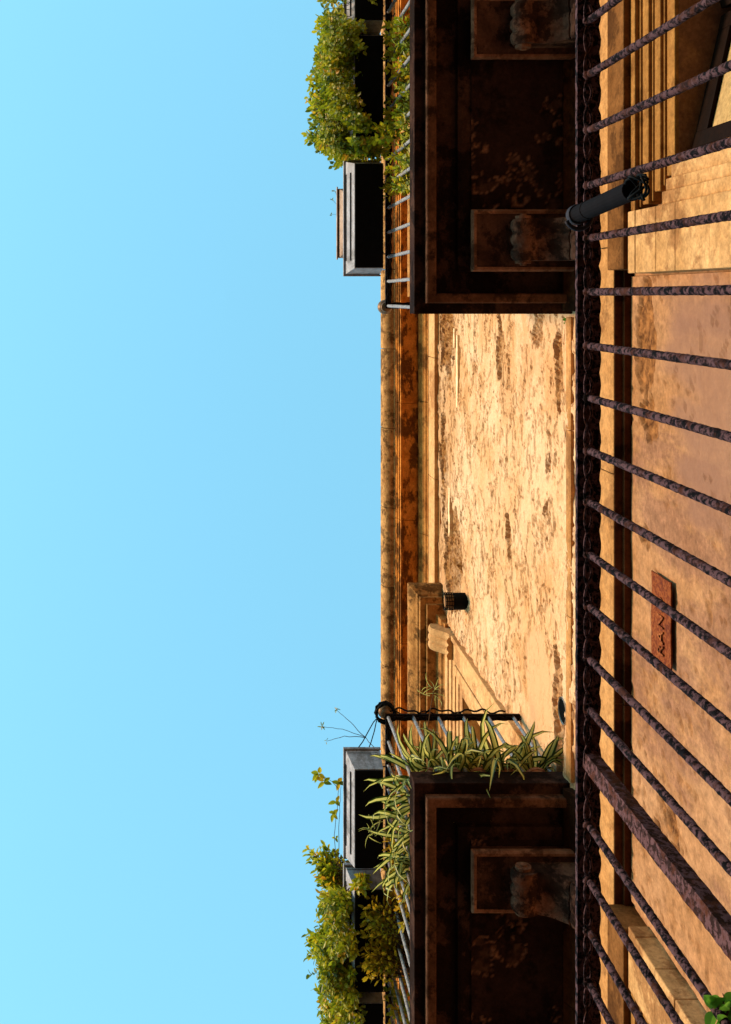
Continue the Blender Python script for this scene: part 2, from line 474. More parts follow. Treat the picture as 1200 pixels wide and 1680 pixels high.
# wall thickness behind the two relief skins, and the bays round the openings
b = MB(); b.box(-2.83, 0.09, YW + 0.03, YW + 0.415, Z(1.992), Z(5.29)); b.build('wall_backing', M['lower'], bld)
b = MB(); b.box(-2.79, 0.59, YW + 0.06, YW + 0.415, Z(5.292), Z(9.72)); b.build('wall_backing', M['upper'], bld)

def bay_walls(cx, xl, xr, side):
    """masonry round the two openings of one bay; the openings are left free"""
    lo0, lo1 = cx - 0.60, cx + 0.60
    uo0, uo1 = cx - 0.72, cx + 0.72
    a = MB()
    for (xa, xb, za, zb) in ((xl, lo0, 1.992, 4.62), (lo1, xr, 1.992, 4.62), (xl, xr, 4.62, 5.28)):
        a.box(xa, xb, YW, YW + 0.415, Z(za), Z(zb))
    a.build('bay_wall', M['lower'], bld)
    a = MB()
    for (xa, xb, za, zb) in ((side[0], uo0, 5.285, 8.77), (uo1, side[1], 5.285, 8.77), (side[0], side[1], 8.77, 9.72), (uo0, uo1, 5.285, 6.15)):
        a.box(xa, xb, YW, YW + 0.415, Z(za), Z(zb))
    a.build('bay_wall', M['upper'], bld)
bay_walls(CX1, 0.097, XB, (0.602, XB) if False else (0.48, XB))
bay_walls(CX2, XA, -2.837, (XA, -2.797))

# ---- string course, slab-level band
def sections(name, matl, prof, x0, x1, joints, gap=0.004, bevel=0.004):
    xs = [x0] + sorted(j for j in joints if x0 < j < x1) + [x1]
    for a, c in zip(xs[:-1], xs[1:]):
        m = MB(); m.prism_x([(y, Z(z)) for y, z in prof], a + gap / 2, c - gap / 2)
        m.build(name, matl, bld, bevel=bevel)
rnd = random.Random(5)
def spread(x0, x1, st, jit=0.15):
    out, x = [], x0
    while x < x1:
        x += st * (1 + jit * (rnd.random() * 2 - 1)); out.append(x)
    return out
sections('string_course_stone', M['string'], [(YW + .05, 5.155), (1.835, 5.155), (1.829, 5.19), (1.829, 5.367), (1.86, 5.40), (YW + .05, 5.42)], XA, XB, spread(XA, XB, 1.25))
M['stain_shade'] = stone('shade_stained_stone', (0.085, 0.030, 0.012), (0.045, 0.015, 0.006), (0.008, 0.003, 0.002), 0.6, 5.0, 0.4)  # stained stone, near black because shade under ledges is put into the colour
sections('string_course_soffit', M['stain_shade'], [(YW + .04, 5.1535), (YW + .04, 5.132), (1.878, 5.132), (1.874, 5.149), (1.838, 5.149), (1.838, 5.1535)], XA, XB, spread(XA, XB, 1.25), bevel=0.002)  # added underside board; its dark colour paints the shade below the ledge
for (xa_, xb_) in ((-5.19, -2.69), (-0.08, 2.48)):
    sections('shade_cove', M['stain_shade'], [(YW + .03, 5.89), (1.885, 5.89), (1.872, 5.93), (1.850, 5.962), (1.850, 5.985), (YW + .03, 5.985)], xa_, xb_, spread(xa_, xb_, 1.2), bevel=0.003)  # added cove; shade in the wall joint is put into its dark colour
sections('band_stone', M['string'], [(YW + .05, 5.965), (1.889, 5.965), (1.885, 5.985), (1.887, 6.045), (YW + .05, 6.07)], -2.66, -0.11, spread(-2.6, -.2, 0.9), bevel=0.003)

# ---- top cornice
sections('frieze_stone', M['trim'], [(YW + .1, 9.67), (1.898, 9.67), (1.898, 9.70), (1.859, 9.70), (1.859, 9.985), (YW + .1, 9.985)], XA, XB, spread(XA, XB, 1.15))
sections('cornice_moulding', M['cyma'], [(YW + .1, 9.989), (1.853, 9.989), (1.850, 10.018), (1.838, 10.022), (1.834, 10.045), (1.822, 10.062), (1.812, 10.090), (1.800, 10.106), (1.794, 10.112), (1.792, 10.150), (YW + .1, 10.150)], XA, XB, spread(XA, XB, 1.15), bevel=0.002)
sections('cornice_slab', M['soffit'], [(YW + .1, 10.155), (1.652, 10.155), (1.650, 10.142), (1.632, 10.142), (1.630, 10.185), (1.620, 10.188), (1.618, 10.235), (1.607, 10.240), (1.605, 10.285), (YW + .1, 10.285)], XA, XB, [-2.08, -.99, 0.1, 1.2, 2.3, 3.4] + [-2.08 - 1.15 * k for k in range(1, 7)], bevel=0.002)
gp = [(1.67, 10.289), (1.598, 10.289), (1.596, 10.30)]
for k in range(9):
    a = R(-90 + 90 * k / 8)
    gp.append((1.584 - 0.090 * math.cos(a), 10.392 + 0.088 * math.sin(a)))
gp += [(1.491, 10.43), (1.489, 10.462), (1.502, 10.475), (1.53, 10.48), (1.67, 10.48)]
sections('gutter_section', M['gutter'], gp, XA, XB, [-1.245 + 0.752 * k for k in range(-11, 12)], gap=0.006, bevel=0.003)

# ---- balconies
def corbel(parent, xc, w=0.31):
    """block and scroll under a balcony slab"""
    y0 = 1.346
    m = MB(); m.box(xc - w / 2, xc + w / 2, y0, YW, Z(5.895), Z(6.02)); 
    o = m.build('bracket_block', M['bracket'], parent, bevel=0.004)
    m = MB(); m.shelf([(0.0, Z(5.925)), (0.0, Z(5.900)), (0.010, Z(5.889)), (0.024, Z(5.889)), (0.026, Z(5.90))], xc - w / 2 - .013, xc + w / 2 + .013, y0 - .013, YW, caps=False); m.build('lit_fillet', M['lit_peel'], parent)  # added fillet; its pale colour paints the lit edges of the block
    prof = []
    cy, cz, r = 1.590, 5.825, 0.066
    prof += [(YW + .02, 5.893), (1.53, 5.893)]
    for k in range(15):
        a = R(80 + 205 * k / 14)
        prof.append((cy + r * math.cos(a), cz + r * math.sin(a)))
    prof += [(1.65, 5.785), (1.69, 5.77), (1.73, 5.745), (1.765, 5.715), (1.79, 5.69)]
    cy2, cz2, r2 = 1.845, 5.675, 0.050
    for k in range(9):
        a = R(160 + 150 * k / 8)
        prof.append((cy2 + r2 * math.cos(a), cz2 + r2 * math.sin(a)))
    prof.append((YW + .02, 5.64))
    ws = w * 0.36
    n = 30
    m = MB()
    P2 = len(prof)
    for i in range(n + 1):
        t = i / n
        x = xc - ws + 2 * ws * t
        sq = 1.0 - 0.035 * abs(math.cos(t * 3 * math.pi)) ** 6     # three soft ribs over the scroll
        for k, (y, z) in enumerate(prof):
            e = 0.005 * noise.noise(Vector((x * 9, y * 11, z * 11 + xc))) + 0.004 * noise.noise(Vector((x * 30, y * 30, z * 30)))
            yy = YW + .02 - (YW + .02 - y) * sq
            m.v.append((x, yy + e, Z(z) + (e if 0 < k < P2 - 1 else 0)))
    for i in range(n):
        for k in range(P2):
            a = i * P2 + k; c = i * P2 + (k + 1) % P2
            m.f.append((a, c, c + P2, a + P2))
    m.f.append(tuple(range(P2))); m.f.append(tuple(range(n * P2 + P2 - 1, n * P2 - 1, -1)))
    m.build('bracket_scroll', M['scroll'], parent)
    for s in (-1, 1):                                     # round eyes of the volute
        m = MB()
        pts = [(xc + s * ws, cy, Z(cz)), (xc + s * (ws + 0.016), cy, Z(cz))]
        m.tube(pts, 0.042, 16); m.tube([(xc + s * ws, cy, Z(cz)), (xc + s * (ws + 0.026), cy, Z(cz))], 0.018, 12)
        m.build('volute_eye', M['lit_peel'], parent)
    return o

def balcony(x0, x1, corbels, dz=0.0, peel_seed=1, name='balcony'):
    m = MB()
    prof = [(0.0, 6.15), (0.0, 6.0), (0.060, 5.998), (0.064, 5.955), (0.112, 5.952), (0.116, 6.028), (0.235, 6.03), (0.238, 5.996), (0.262, 5.990)]
    m.shelf([(d, Z(z + dz)) for d, z in prof], x0, x1, YO, YW)
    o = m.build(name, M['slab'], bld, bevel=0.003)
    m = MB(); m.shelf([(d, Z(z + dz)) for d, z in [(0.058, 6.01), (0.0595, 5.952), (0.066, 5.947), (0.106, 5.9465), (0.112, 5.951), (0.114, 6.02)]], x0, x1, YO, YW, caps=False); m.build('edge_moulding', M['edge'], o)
    if dz: return o
    # plaster field of the soffit, broken and uneven
    st = 0.014
    xa, xb, ya, yb = x0 + 0.30, x1 - 0.30, YO + 0.31, YW - 0.004
    nx, ny = int((xb - xa) / st), int((yb - ya) / st)
    Vv, Ff, A, Q = [], [], [], []
    for j in range(ny + 1):
        for i in range(nx + 1):
            x = xa + (xb - xa) * i / nx; y = ya + (yb - ya) * j / ny
            q = Vector((x, y, peel_seed))
            n1 = noise.fractal(q * 3.2, 0.8, 2.1, 5); n2 = noise.fractal(q * 11, 0.8, 2.1, 4)
            loss = sstep(0.20, 0.30, n1 + 0.35 * n2)
            Vv.append((x, y, Z(5.978) + loss * 0.010 - 0.003 * n2))
            A.append(sstep(0.02, 0.12, loss * (1 - loss) * 2) * 0.8 + 0.25 * sstep(0.1, 0.4, n2) * loss); Q.append(0.0)
    for j in range(ny):
        for i in range(nx):
            a = j * (nx + 1) + i
            Ff.append((a, a + nx + 1, a + nx + 2, a + 1))
    me = bpy.data.meshes.new('soffit_plaster'); me.from_pydata(Vv, [], Ff)
    at = me.attributes.new('bare', 'FLOAT', 'POINT'); at.data.foreach_set('value', A)
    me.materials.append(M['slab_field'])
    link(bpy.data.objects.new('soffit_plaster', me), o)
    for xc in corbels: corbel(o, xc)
    return o
M['edge'] = stone('balcony_edge_stone', (0.125, 0.056, 0.034), (0.060, 0.026, 0.016), (0.005, 0.003, 0.002), 0.6, 6.0, 0.4)  # lighter than the slab: light on the edge is put into the colour
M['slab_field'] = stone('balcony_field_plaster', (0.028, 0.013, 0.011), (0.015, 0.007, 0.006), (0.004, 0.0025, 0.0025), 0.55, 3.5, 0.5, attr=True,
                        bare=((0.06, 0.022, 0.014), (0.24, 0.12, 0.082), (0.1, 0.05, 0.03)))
B1X0, B1X1 = -0.094, 2.50
B2X0, B2X1 = -5.205, -2.675
LX0, LX1 = -5.6, 3.2
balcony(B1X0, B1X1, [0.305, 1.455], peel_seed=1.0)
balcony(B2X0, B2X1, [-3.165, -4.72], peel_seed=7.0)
balcony(LX0, LX1, [], dz=-4.10)

# ---- door cases of the upper floor
def scroll_console(parent, xc, w):
    prof = []
    for k in range(13):                                  # S curve from the hood down to the wall
        t = k / 12
        y = 1.750 + 0.078 * sstep(0.25, 0.8, t) - 0.02 * math.sin(t * math.pi * 2)
        prof.append((y, 9.395 - 0.385 * t))
    n = 24
    m = MB(); K = len(prof) + 2
    for i in range(n + 1):
        t = i / n
        flute = 0.016 * abs(math.sin(t * math.pi * 3)) - 0.016
        x = xc - w / 2 + w * t
        row = [(YW + .02, 9.395)] + [(y - flute, z) for y, z in prof] + [(YW + .02, 9.01)]
        for y, z in row: m.v.append((x, y, Z(z)))
    for i in range(n):
        for k in range(K):
            a = i * K + k; c = i * K + (k + 1) % K
            m.f.append((a, c, c + K, a + K))
    m.f.append(tuple(range(K))); m.f.append(tuple(range(n * K + K - 1, n * K - 1, -1)))
    m.build('console', M['trim'], parent)
def leaf_door(parent, xa, xb, y, z0, z1, matl, name='door_leaf', panels=3):
    """framed leaf with recessed panels"""
    m = MB(); s = 0.10
    zs = [z0 + (z1 - z0) * k / panels for k in range(panels + 1)]
    m.box(xa, xa + s, y, y + .045, z0, z1); m.box(xb - s, xb, y, y + .045, z0, z1)
    for k, z in enumerate(zs):
        za, zb = (z, z + s) if k == 0 else ((z - s, z) if k == panels else (z - s / 2, z + s / 2))
        m.box(xa + s, xb - s, y + .001, y + .044, za, zb)
    o = m.build(name, matl, parent, bevel=0.003)
    for k in range(panels):
        m = MB(); za, zb = zs[k] + s * .95, zs[k + 1] - s * .95
        m.box(xa + s * .98, xb - s * .98, y + .025, y + .04, za - .01, zb + .01)
        m.box(xa + s + .05, xb - s - .05, y + .012, y + .03, za + .05, zb - .05)
        m.build('door_panel', matl, parent, bevel=0.003)
    return o
def upper_door(cx, half_hood):
    m = MB()
    hp = [(0, 9.66), (0, 9.605), (.012, 9.575), (.03, 9.548), (.05, 9.525), (.062, 9.503), (.076, 9.495), (.078, 9.462), (.128, 9.457), (.131, 9.42), (.205, 9.413), (.214, 9.40), (.232, 9.33), (.252, 9.315), (.255, 9.28)]
    m.shelf([(d, Z(z)) for d, z in hp], cx - half_hood, cx + half_hood, 1.612, YW + .01)
    d = m.build('door_case', M['hood'], bld, bevel=0.002)
    for s in (-1, 1):
        scroll_console(d, cx + s * 1.034, 0.185)
        xo, xi = cx + s * 1.14, cx + s * 0.93
        m = MB(); a, c = sorted((xo, xi)); m.box(a, c, YW - 0.040, YW + .01, Z(6.155), Z(9.005)); m.build('jamb', M['trim'], d, bevel=0.006)
        m = MB(); a, c = sorted((cx + s * 1.146, cx + s * 1.105)); m.box(a, c, YW - 0.060, YW + .009, Z(6.155), Z(9.003)); m.build('jamb_fillet', M['trim'], d, bevel=0.005)
        for (p, q, pr) in ((0.928, 0.85, 0.05), (0.848, 0.80, 0.03), (0.798, 0.722, 0.016)):
            m = MB(); a, c = sorted((cx + s * p, cx + s * q)); m.box(a, c, YW - pr, YW + .01, Z(6.155), Z(8.77 + (q - .722) * 1.3)); m.build('jamb_moulding', M['trim'], d, bevel=0.006)
    zt = 9.275
    for (zz, pr, hw) in ((9.17, 0.055, .925), (9.07, 0.044, .925), (8.97, 0.034, .925), (8.88, 0.025, .925), (8.772, 0.016, .79)):
        m = MB(); m.box(cx - hw, cx + hw, YW - pr, YW + .01, Z(zz), Z(zt)); zt = zz - .003
        m.build('lintel_moulding', M['trim'], d, bevel=0.005)
    leaf_door(d, cx - 0.72, cx - 0.004, YW + 0.20, Z(6.16), Z(8.76), M['yellow'], panels=4)
    leaf_door(d, cx + 0.004, cx + 0.72, YW + 0.20, Z(6.16), Z(8.76), M['yellow'], panels=4)
    return d
upper_door(CX2, 1.41)
upper_door(CX1, 1.20)

# ---- lower windows
def lower_window(cx, ajar):
    w = MB()
    # stepped lintel
    zt = 4.936
    steps = ((4.885, 0.088, .83), (4.87, .068, .80), (4.80, 0.060, .79), (4.785, .046, .78), (4.72, 0.040, .74), (4.705, 0.027, .72), (4.622, 0.018, .68))
    m = MB(); m.box(cx - 1.075, cx + 1.075, 1.802, YW + .01, Z(4.94), Z(5.150)); m.build('lintel_cap', M['cap'], bld, bevel=0.006)
    root = None
    for (zz, pr, hw) in steps:
        m = MB(); m.box(cx - hw, cx + hw, YW - pr, YW + .01, Z(zz), Z(zt)); zt = zz - .002
        o = m.build('window_case' if root is None else 'lintel_moulding', M['stone'], bld if root is None else root, bevel=0.005)
        if root is None: root = o
    joints = [4.935, 4.85, 4.62, 4.42, 4.10, 3.80, 3.45, 3.1, 2.75, 2.4, 2.055]
    for s in (-1, 1):
        for k in range(len(joints) - 1):
            m = MB(); a, c = sorted((cx + s * 1.094, cx + s * 0.815)); e = 0.004 * rnd.random()
            m.box(a, c, YW - 0.099 - e, YW + .01, Z(joints[k + 1] + .0025), Z(joints[k]))
            m.build('stone_block', M['pilaster'], root, bevel=0.005)
        for (p, q, pr) in ((.812, .755, 0.075), (.753, .70, .058), (.698, .64, .035), (.638, .602, .02)):
            m = MB(); a, c = sorted((cx + s * p, cx + s * q))
            m.box(a, c, YW - pr, YW + .01, Z(2.06), Z(4.618)); m.build('jamb_moulding', M['pilaster'], root, bevel=0.006)
        m = MB(); a, c = sorted((cx + s * .602, cx + s * .590)); m.box(a, c, YW + .004, YW + .41, Z(2.06), Z(4.618)); m.build('reveal', M['reveal'], root)
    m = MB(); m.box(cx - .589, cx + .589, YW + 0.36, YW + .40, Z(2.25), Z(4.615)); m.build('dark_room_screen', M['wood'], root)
    if ajar:
        for s in (-1, 1):
            hinge = Vector((cx + s * .575, YW + 0.045, 0)); ang = R(12.5) * (1 if s < 0 else -1)
            def put(mb, nm, mt):
                rot = Matrix.Rotation(ang, 3, 'Z')
                mb.v = [tuple(rot @ Vector(p) + hinge) for p in mb.v]
                return mb.build(nm, mt, root, bevel=0.003)
            W = 0.575 * -s
            a, c = sorted((0, W))
            m = MB()
            m.box(a, a + .07, 0, .05, Z(2.26), Z(4.60)); m.box(c - .07, c, 0, .05, Z(2.26), Z(4.60))
            m.box(a + .07, c - .07, .001, .049, Z(4.49), Z(4.60)); m.box(a + .07, c - .07, .001, .049, Z(2.26), Z(2.5))
            put(m, 'leaf_frame', M['wood'])
            m = MB(); m.box(a + .068, c - .068, .02, .03, Z(2.49), Z(4.495)); put(m, 'leaf_panel', M['blind'])
    else:
        m = MB(); m.box(cx - .588, cx + .588, YW + .05, YW + .11, Z(4.55), Z(4.615)); m.build('frame_head', M['yellow'], root)
        leaf_door(root, cx - .586, cx - .003, YW + .06, Z(2.26), Z(4.545), M['yellow'], panels=4)
        leaf_door(root, cx + .003, cx + .586, YW + .06, Z(2.26), Z(4.545), M['yellow'], panels=4)
    return root
lower_window(CX1, True)
lower_window(CX2, False)

def mortar(xa, xb, h_, hh):
    m = MB(); n = 26
    for i in range(n + 1):
        x = xa + (xb - xa) * i / n
        w = hh * (0.55 + 0.45 * math.sin(math.pi * (i + .3) / (n + .6))) * (1 + .5 * noise.noise(Vector((x * 18, 1, 2)))); c = h_ + .015 * noise.noise(Vector((x * 7, 4, 2)))
        m.v += [(x, YW + .01, Z(c - w)), (x, YW - .036, Z(c - w * .8)), (x, YW - .036, Z(c + w * .8)), (x, YW + .01, Z(c + w))]
    for i in range(n):
        for k in range(3):
            a = 4 * i + k; m.f.append((a, a + 1, a + 5, a + 4))
    m.f += [(0, 1, 2, 3), (4 * n + 3, 4 * n + 2, 4 * n + 1, 4 * n)]
    m.build('mortar_streak', M['mortar'], bld)
M['mortar'] = stone('pale_mortar', (0.80, 0.58, 0.36), (0.70, 0.48, 0.27), (0.5, 0.3, 0.14), 0.2, 5, 0.3)
mortar(-0.90, -0.31, 8.885, 0.035); mortar(-2.02, -1.61, 9.20, 0.035); mortar(-0.42, -0.26, 9.0, 0.03)

# small broken hole with a white pipe rim in the wall by the band
m = MB()
hc = P(926, 1166, 6.13)
m.tube([(hc.x, YW - 0.030, hc.z), (hc.x, YW + 0.02, hc.z)], 0.075, 20, caps=False)
m.tube([(hc.x, YW - 0.030, hc.z), (hc.x, YW + 0.02, hc.z)], 0.066, 20, caps=False)
m.build('pipe_sleeve', M['white'], bld)
m = MB(); m.tube([(hc.x, YW - 0.026, hc.z), (hc.x, YW - 0.018, hc.z)], 0.068, 20); m.build('pipe_mouth', M['black'], bld)

# ------------------------------------------------------------------ railings
def top_rail(m, p0, p1, pitch, width=0.062):
    """flat rail with a scalloped, eaten edge along one straight run"""
    p0, p1 = Vector(p0), Vector(p1)
    d = (p1 - p0); L_ = d.length; d.normalize()
    side = Vector((d.y, -d.x, 0))
    n = max(8, int(L_ / 0.018))
    base = len(m.v)
    for i in range(n + 1):
        s = L_ * i / n
        c = p0 + d * s
        wv = 0.0065 * abs(math.sin(math.pi * s / (pitch / 2))) + 0.0025 * noise.noise(Vector((s * 40, p0.x, 1)))
        wu = 0.0015 * noise.noise(Vector((s * 50, p0.y, 9)))
        for (a, z) in ((width / 2 + wv, -0.006), (width / 2 + wv, 0.012), (-width / 2 - wu, 0.012), (-width / 2 - wu, -0.006)):
            m.v.append(tuple(c + side * a + Vector((0, 0, z + 0.0015 * noise.noise(Vector((s * 60, a * 80, 3)))))))
    for i in range(n):
        for k in range(4):
            a = base + 4 * i + k; b_ = base + 4 * i + (k + 1) % 4
            m.f.append((a, b_, b_ + 4, a + 4))
    m.f.append(tuple(base + k for k in range(4))); m.f.append(tuple(base + 4 * n + k for k in (3, 2, 1, 0)))
def ribbon(m, p0, p1, pitch, amp=0.010, z=-0.020):
    """thin wavy strip under the rail that laces the bars together"""
    p0, p1 = Vector(p0), Vector(p1)
    d = (p1 - p0); L_ = d.length; d.normalize()
    side = Vector((-d.y, d.x, 0))
    for ph in (0, math.pi):
        pts = []
        n = max(10, int(L_ / 0.015))
        for i in range(n + 1):
            s = L_ * i / n
            pts.append(p0 + d * s + side * amp * math.sin(2 * math.pi * s / pitch + ph) + Vector((0, 0, z + 0.004 * math.cos(4 * math.pi * s / pitch))))
        m.tube(pts, 0.0042, 5, rough=0.3)

def bar_variant(h, r, seed, matl, rough, nseg, ns=9):
    m = MB(); rr = random.Random(seed)
    pts = [(0.0012 * noise.noise(Vector((k * .3, seed, 0))), 0.0012 * noise.noise(Vector((k * .3, seed, 5))), h * k / nseg) for k in range(nseg + 1)]
    m.tube(pts, r, ns, rough=rough, seed=seed)
    return m.mesh('bar', matl, smooth=True)
def add_bar(me, loc, parent, rz=0.0, name='bar'):
    o = bpy.data.objects.new(name, me)
    link(o, parent); o.location = loc; o.rotation_euler.z = rz
    return o

# lower railing, nearest the eye
HR_L = 3.13
lr = empty('balcony_railing', (-1.2, YO, Z(2.05)))
tag(lr, 'corroded dark iron balcony railing in front of the lower wall, with flat post', 'railing', 'iron balcony railings')
m = MB(); top_rail(m, (2.9, YO, Z(HR_L)), (LX0 + .03, YO, Z(HR_L)), 0.152); tr = m.build('top_rail', M['rust'], lr)
m = MB(); ribbon(m, (2.9, YO - 0.006, Z(HR_L)), (LX0 + .03, YO - 0.006, Z(HR_L)), 0.152); m.build('wavy_strip', M['rust'], tr)
low_bars = [bar_variant(HR_L - 2.05 - .008, 0.0108, 11 + k, M['rust'], 0.11, 190, 12) for k in range(5)]
VB = [36, 124, 215, 305, 391, 479, 567, 652, 738, 822, 907, 992, 1078, 1160, 1350, 1440, 1522, 1607]
xs = [-(v - V0) * HR_L / FPX for v in VB]
x = xs[0]
while x < 2.7: x += 0.153; xs.append(x)
x = min(xs)
while x > LX0 + .2: x -= 0.15; xs.append(x)
for i, x in enumerate(xs):
    o = add_bar(low_bars[i % 5], (x, YO, Z(2.05)), lr, rz=i * 1.3)
collar = MB(); collar.tube([(0, 0, -0.013), (0, 0, 0.004)], lambda t: 0.0175, 10, rough=0.15)
cme = collar.mesh('collar', M['rust'], True)
for x in xs: add_bar(cme, (x, YO, Z(HR_L) - 0.012), lr, name='collar')
# flat post
xp = -(1243 - V0) * HR_L / FPX
m = MB()
n = 60
for k in range(n + 1):
    z = Z(2.05) + (HR_L - 2.05 + 0.01) * k / n
    for (dx, dy) in ((-.023, -.016), (.023, -.016), (.023, .022), (-.023, .022)):
        c, s = math.cos(R(4)), math.sin(R(4))
        e = 0.0016 * noise.noise(Vector((dx * 90, dy * 90, z * 50)))
        m.v.append((xp + c * dx - s * dy + e, YO + s * dx + c * dy + e, z))
for k in range(n):
    for j in range(4):
        a = 4 * k + j; b_ = 4 * k + (j + 1) % 4
        m.f.append((a, b_, b_ + 4, a + 4))
m.f += [(3, 2, 1, 0), (4 * n, 4 * n + 1, 4 * n + 2, 4 * n + 3)]
m.build('post', M['rust_post'], lr)

HR = 7.04
def upper_railing(x0, x1, label, corner_low):
    """three-sided railing of an upper balcony; x0 < x1"""
    i = 0.036
    xa, xb, yo = x0 + i, x1 - i, YO + 0.012
    rt = empty('balcony_railing', ((x0 + x1) / 2, YO, Z(6.15)))
    tag(rt, label, 'railing', 'iron balcony railings')
    m = MB()
    top_rail(m, (xb + .018, yo, Z(HR)), (xa - .018, yo, Z(HR)), 0.157, 0.036)
    t = m.build('top_rail', M['blackiron'], rt)
    m = MB(); ribbon(m, (xb, yo, Z(HR)), (xa, yo, Z(HR)), 0.157); m.build('wavy_strip', M['blackiron'], t)
    for xe in (xa, xb):
        m = MB(); ends_ = [(xe, yo + .02, Z(HR)), (xe, YW - .002, Z(HR))]
        if xe == xb: ends_.reverse()
        top_rail(m, ends_[0], ends_[1], 0.161, 0.036); t = m.build('top_rail', M['blackiron'], rt)
        m = MB(); ribbon(m, (xe, yo + .02, Z(HR)), (xe, YW - .01, Z(HR)), 0.161); m.build('wavy_strip', M['blackiron'], t)
    me = [bar_variant(HR - 6.15 - .006, 0.0105, 40 + k, M['greybar'], 0.06, 30) for k in range(3)]
    k = 0
    n = round((xb - xa) / 0.157)
    for j in range(n + 1):
        add_bar(me[k % 3], (xa + (xb - xa) * j / n, yo, Z(6.15)), rt, k); k += 1
    for xe in (xa, xb):
        for j in range(1, 6):
            add_bar(me[k % 3], (xe, yo + 0.161 * j, Z(6.15)), rt, k); k += 1
    for xe in (xa, xb):                                  # ball finials on the corners
        m = MB(); pr = [(0.0, -.001), (0.030, 0.0), (0.034, 0.012), (0.018, 0.02)]
        for q in range(9):
            a = R(-70 + 160 * q / 8); pr.append((0.048 * math.cos(a), 0.066 + 0.048 * math.sin(a)))
        m.lathe(pr, (xe - (0.008 if xe == xa else -0.008), yo - .010, Z(HR) + .013)); m.build('ball_finial', M['brass'], rt, smooth=True)
    return rt
upper_railing(B1X0, B1X1, 'grey barred iron railing of the upper balcony with the dense green shrub', 0)
upper_railing(B2X0, B2X1, 'grey barred iron railing of the upper balcony with striped spider plants', 0)

# ------------------------------------------------------------------ planters
def planter(xa, xb, label, z0=6.80, z1=7.02, yb=0.985, yf=0.805, fl=0.037):
    """flared window box hooked over the outside of the rail"""
    root = empty('window_box', ((xa + xb) / 2, (yb + yf) / 2, Z(z0)))
    tag(root, label, 'planter', 'grey window boxes hung on the railings')
    def ring(x0, x1, y0, y1, z): return [(x0, y0, z), (x1, y0, z), (x1, y1, z), (x0, y1, z)]
    m = MB(); t = 0.008
    b0 = ring(xa, xb, yf, yb, Z(z0)); t0 = ring(xa - fl, xb + fl, yf - fl, yb + .008, Z(z1))
    t1 = ring(xa - fl + t, xb + fl - t, yf - fl + t, yb + .008 - t, Z(z1)); b1 = ring(xa + t, xb - t, yf + t, yb - t, Z(z0) + t)
    m.add(b0 + t0 + t1 + b1, [(3, 2, 1, 0)] + [(i + 4 * k, (i + 1) % 4 + 4 * k, (i + 1) % 4 + 4 * k + 4, i + 4 * k + 4) for k in range(3) for i in range(4)] + [(12, 13, 14, 15)])
    m.build('box_shell', M['planter'], root, bevel=0.002)
    m = MB(); e = 0.010
    a = ring(xa - fl - e, xb + fl + e, yf - fl - e, yb + .012, 0)
    for (x0, x1, y0, y1) in ((xa - fl - e, xb + fl + e, yf - fl - e, yf - fl + .001), (xa - fl - e, xa - fl + .001, yf - fl + .0015, yb + .012), (xb + fl - .001, xb + fl + e, yf - fl + .0015, yb + .012)):
        m.box(x0, x1, y0, y1, Z(z1) - .022, Z(z1) + .004)
    m.build('rim', M['planter'], root, bevel=0.002)
    m = MB(); m.box(xa + .004, xb - .004, yf + .003, yb - .002, Z(z0) - .014, Z(z0) - .001); m.build('drip_tray', M['planter_base'], root, bevel=0.003)
    m = MB(); q = 0.3                                     # raised frame line on the front
    def fr(t, z): return (yf - fl * t)
    for (ta, tb) in ((0.30, 0.38), (0.80, 0.86)):
        za, zb = z0 + (z1 - z0) * ta, z0 + (z1 - z0) * tb
        m.add([(xa + .05, fr(ta, 0) - .006, Z(za)), (xb - .05, fr(ta, 0) - .006, Z(za)), (xb - .05, fr(tb, 0) - .006, Z(zb)), (xa + .05, fr(tb, 0) - .006, Z(zb)),
               (xa + .05, fr(ta, 0) + .004, Z(za)), (xb - .05, fr(ta, 0) + .004, Z(za)), (xb - .05, fr(tb, 0) + .004, Z(zb)), (xa + .05, fr(tb, 0) + .004, Z(zb))],
              [(0, 1, 2, 3), (7, 6, 5, 4), (0, 4, 5, 1), (1, 5, 6, 2), (2, 6, 7, 3), (3, 7, 4, 0)])
    m.build('front_rib', M['planter_base'], root)
    m = MB(); m.box(xa - fl * .8, xb + fl * .8, yf - fl * .7, yb - .004, Z(z1) - .05, Z(z1) - .025); m.build('soil', M['soil'], root)
    for xh in (xa + .1, xb - .1):
        m = MB(); m.tube([(xh, yb + .004, Z(z0) + .02), (xh, yb + .008, Z(HR) + .02), (xh, yb + .04, Z(HR) + .03), (xh, YO + .05, Z(HR) + .03), (xh, YO + .05, Z(HR) - .03)], 0.004, 6); m.build('hook', M['blackiron'], root)
    return root
planter(0.1785, 0.832, 'grey window box holding a pale clay trough, in open view on the railing')
planter(0.995, 1.63, 'window box hidden below the dense green shrub at the top edge')
planter(1.72, 2.30, 'window box at the very top edge of the picture')
planter(-3.56, -2.944, 'grey window box with clear front beside the spider plants')
planter(-4.33, -3.69, 'window box half covered by the yellow green hanging shrub')
planter(-5.02, -4.40, 'window box at the bottom edge behind leafy stems')
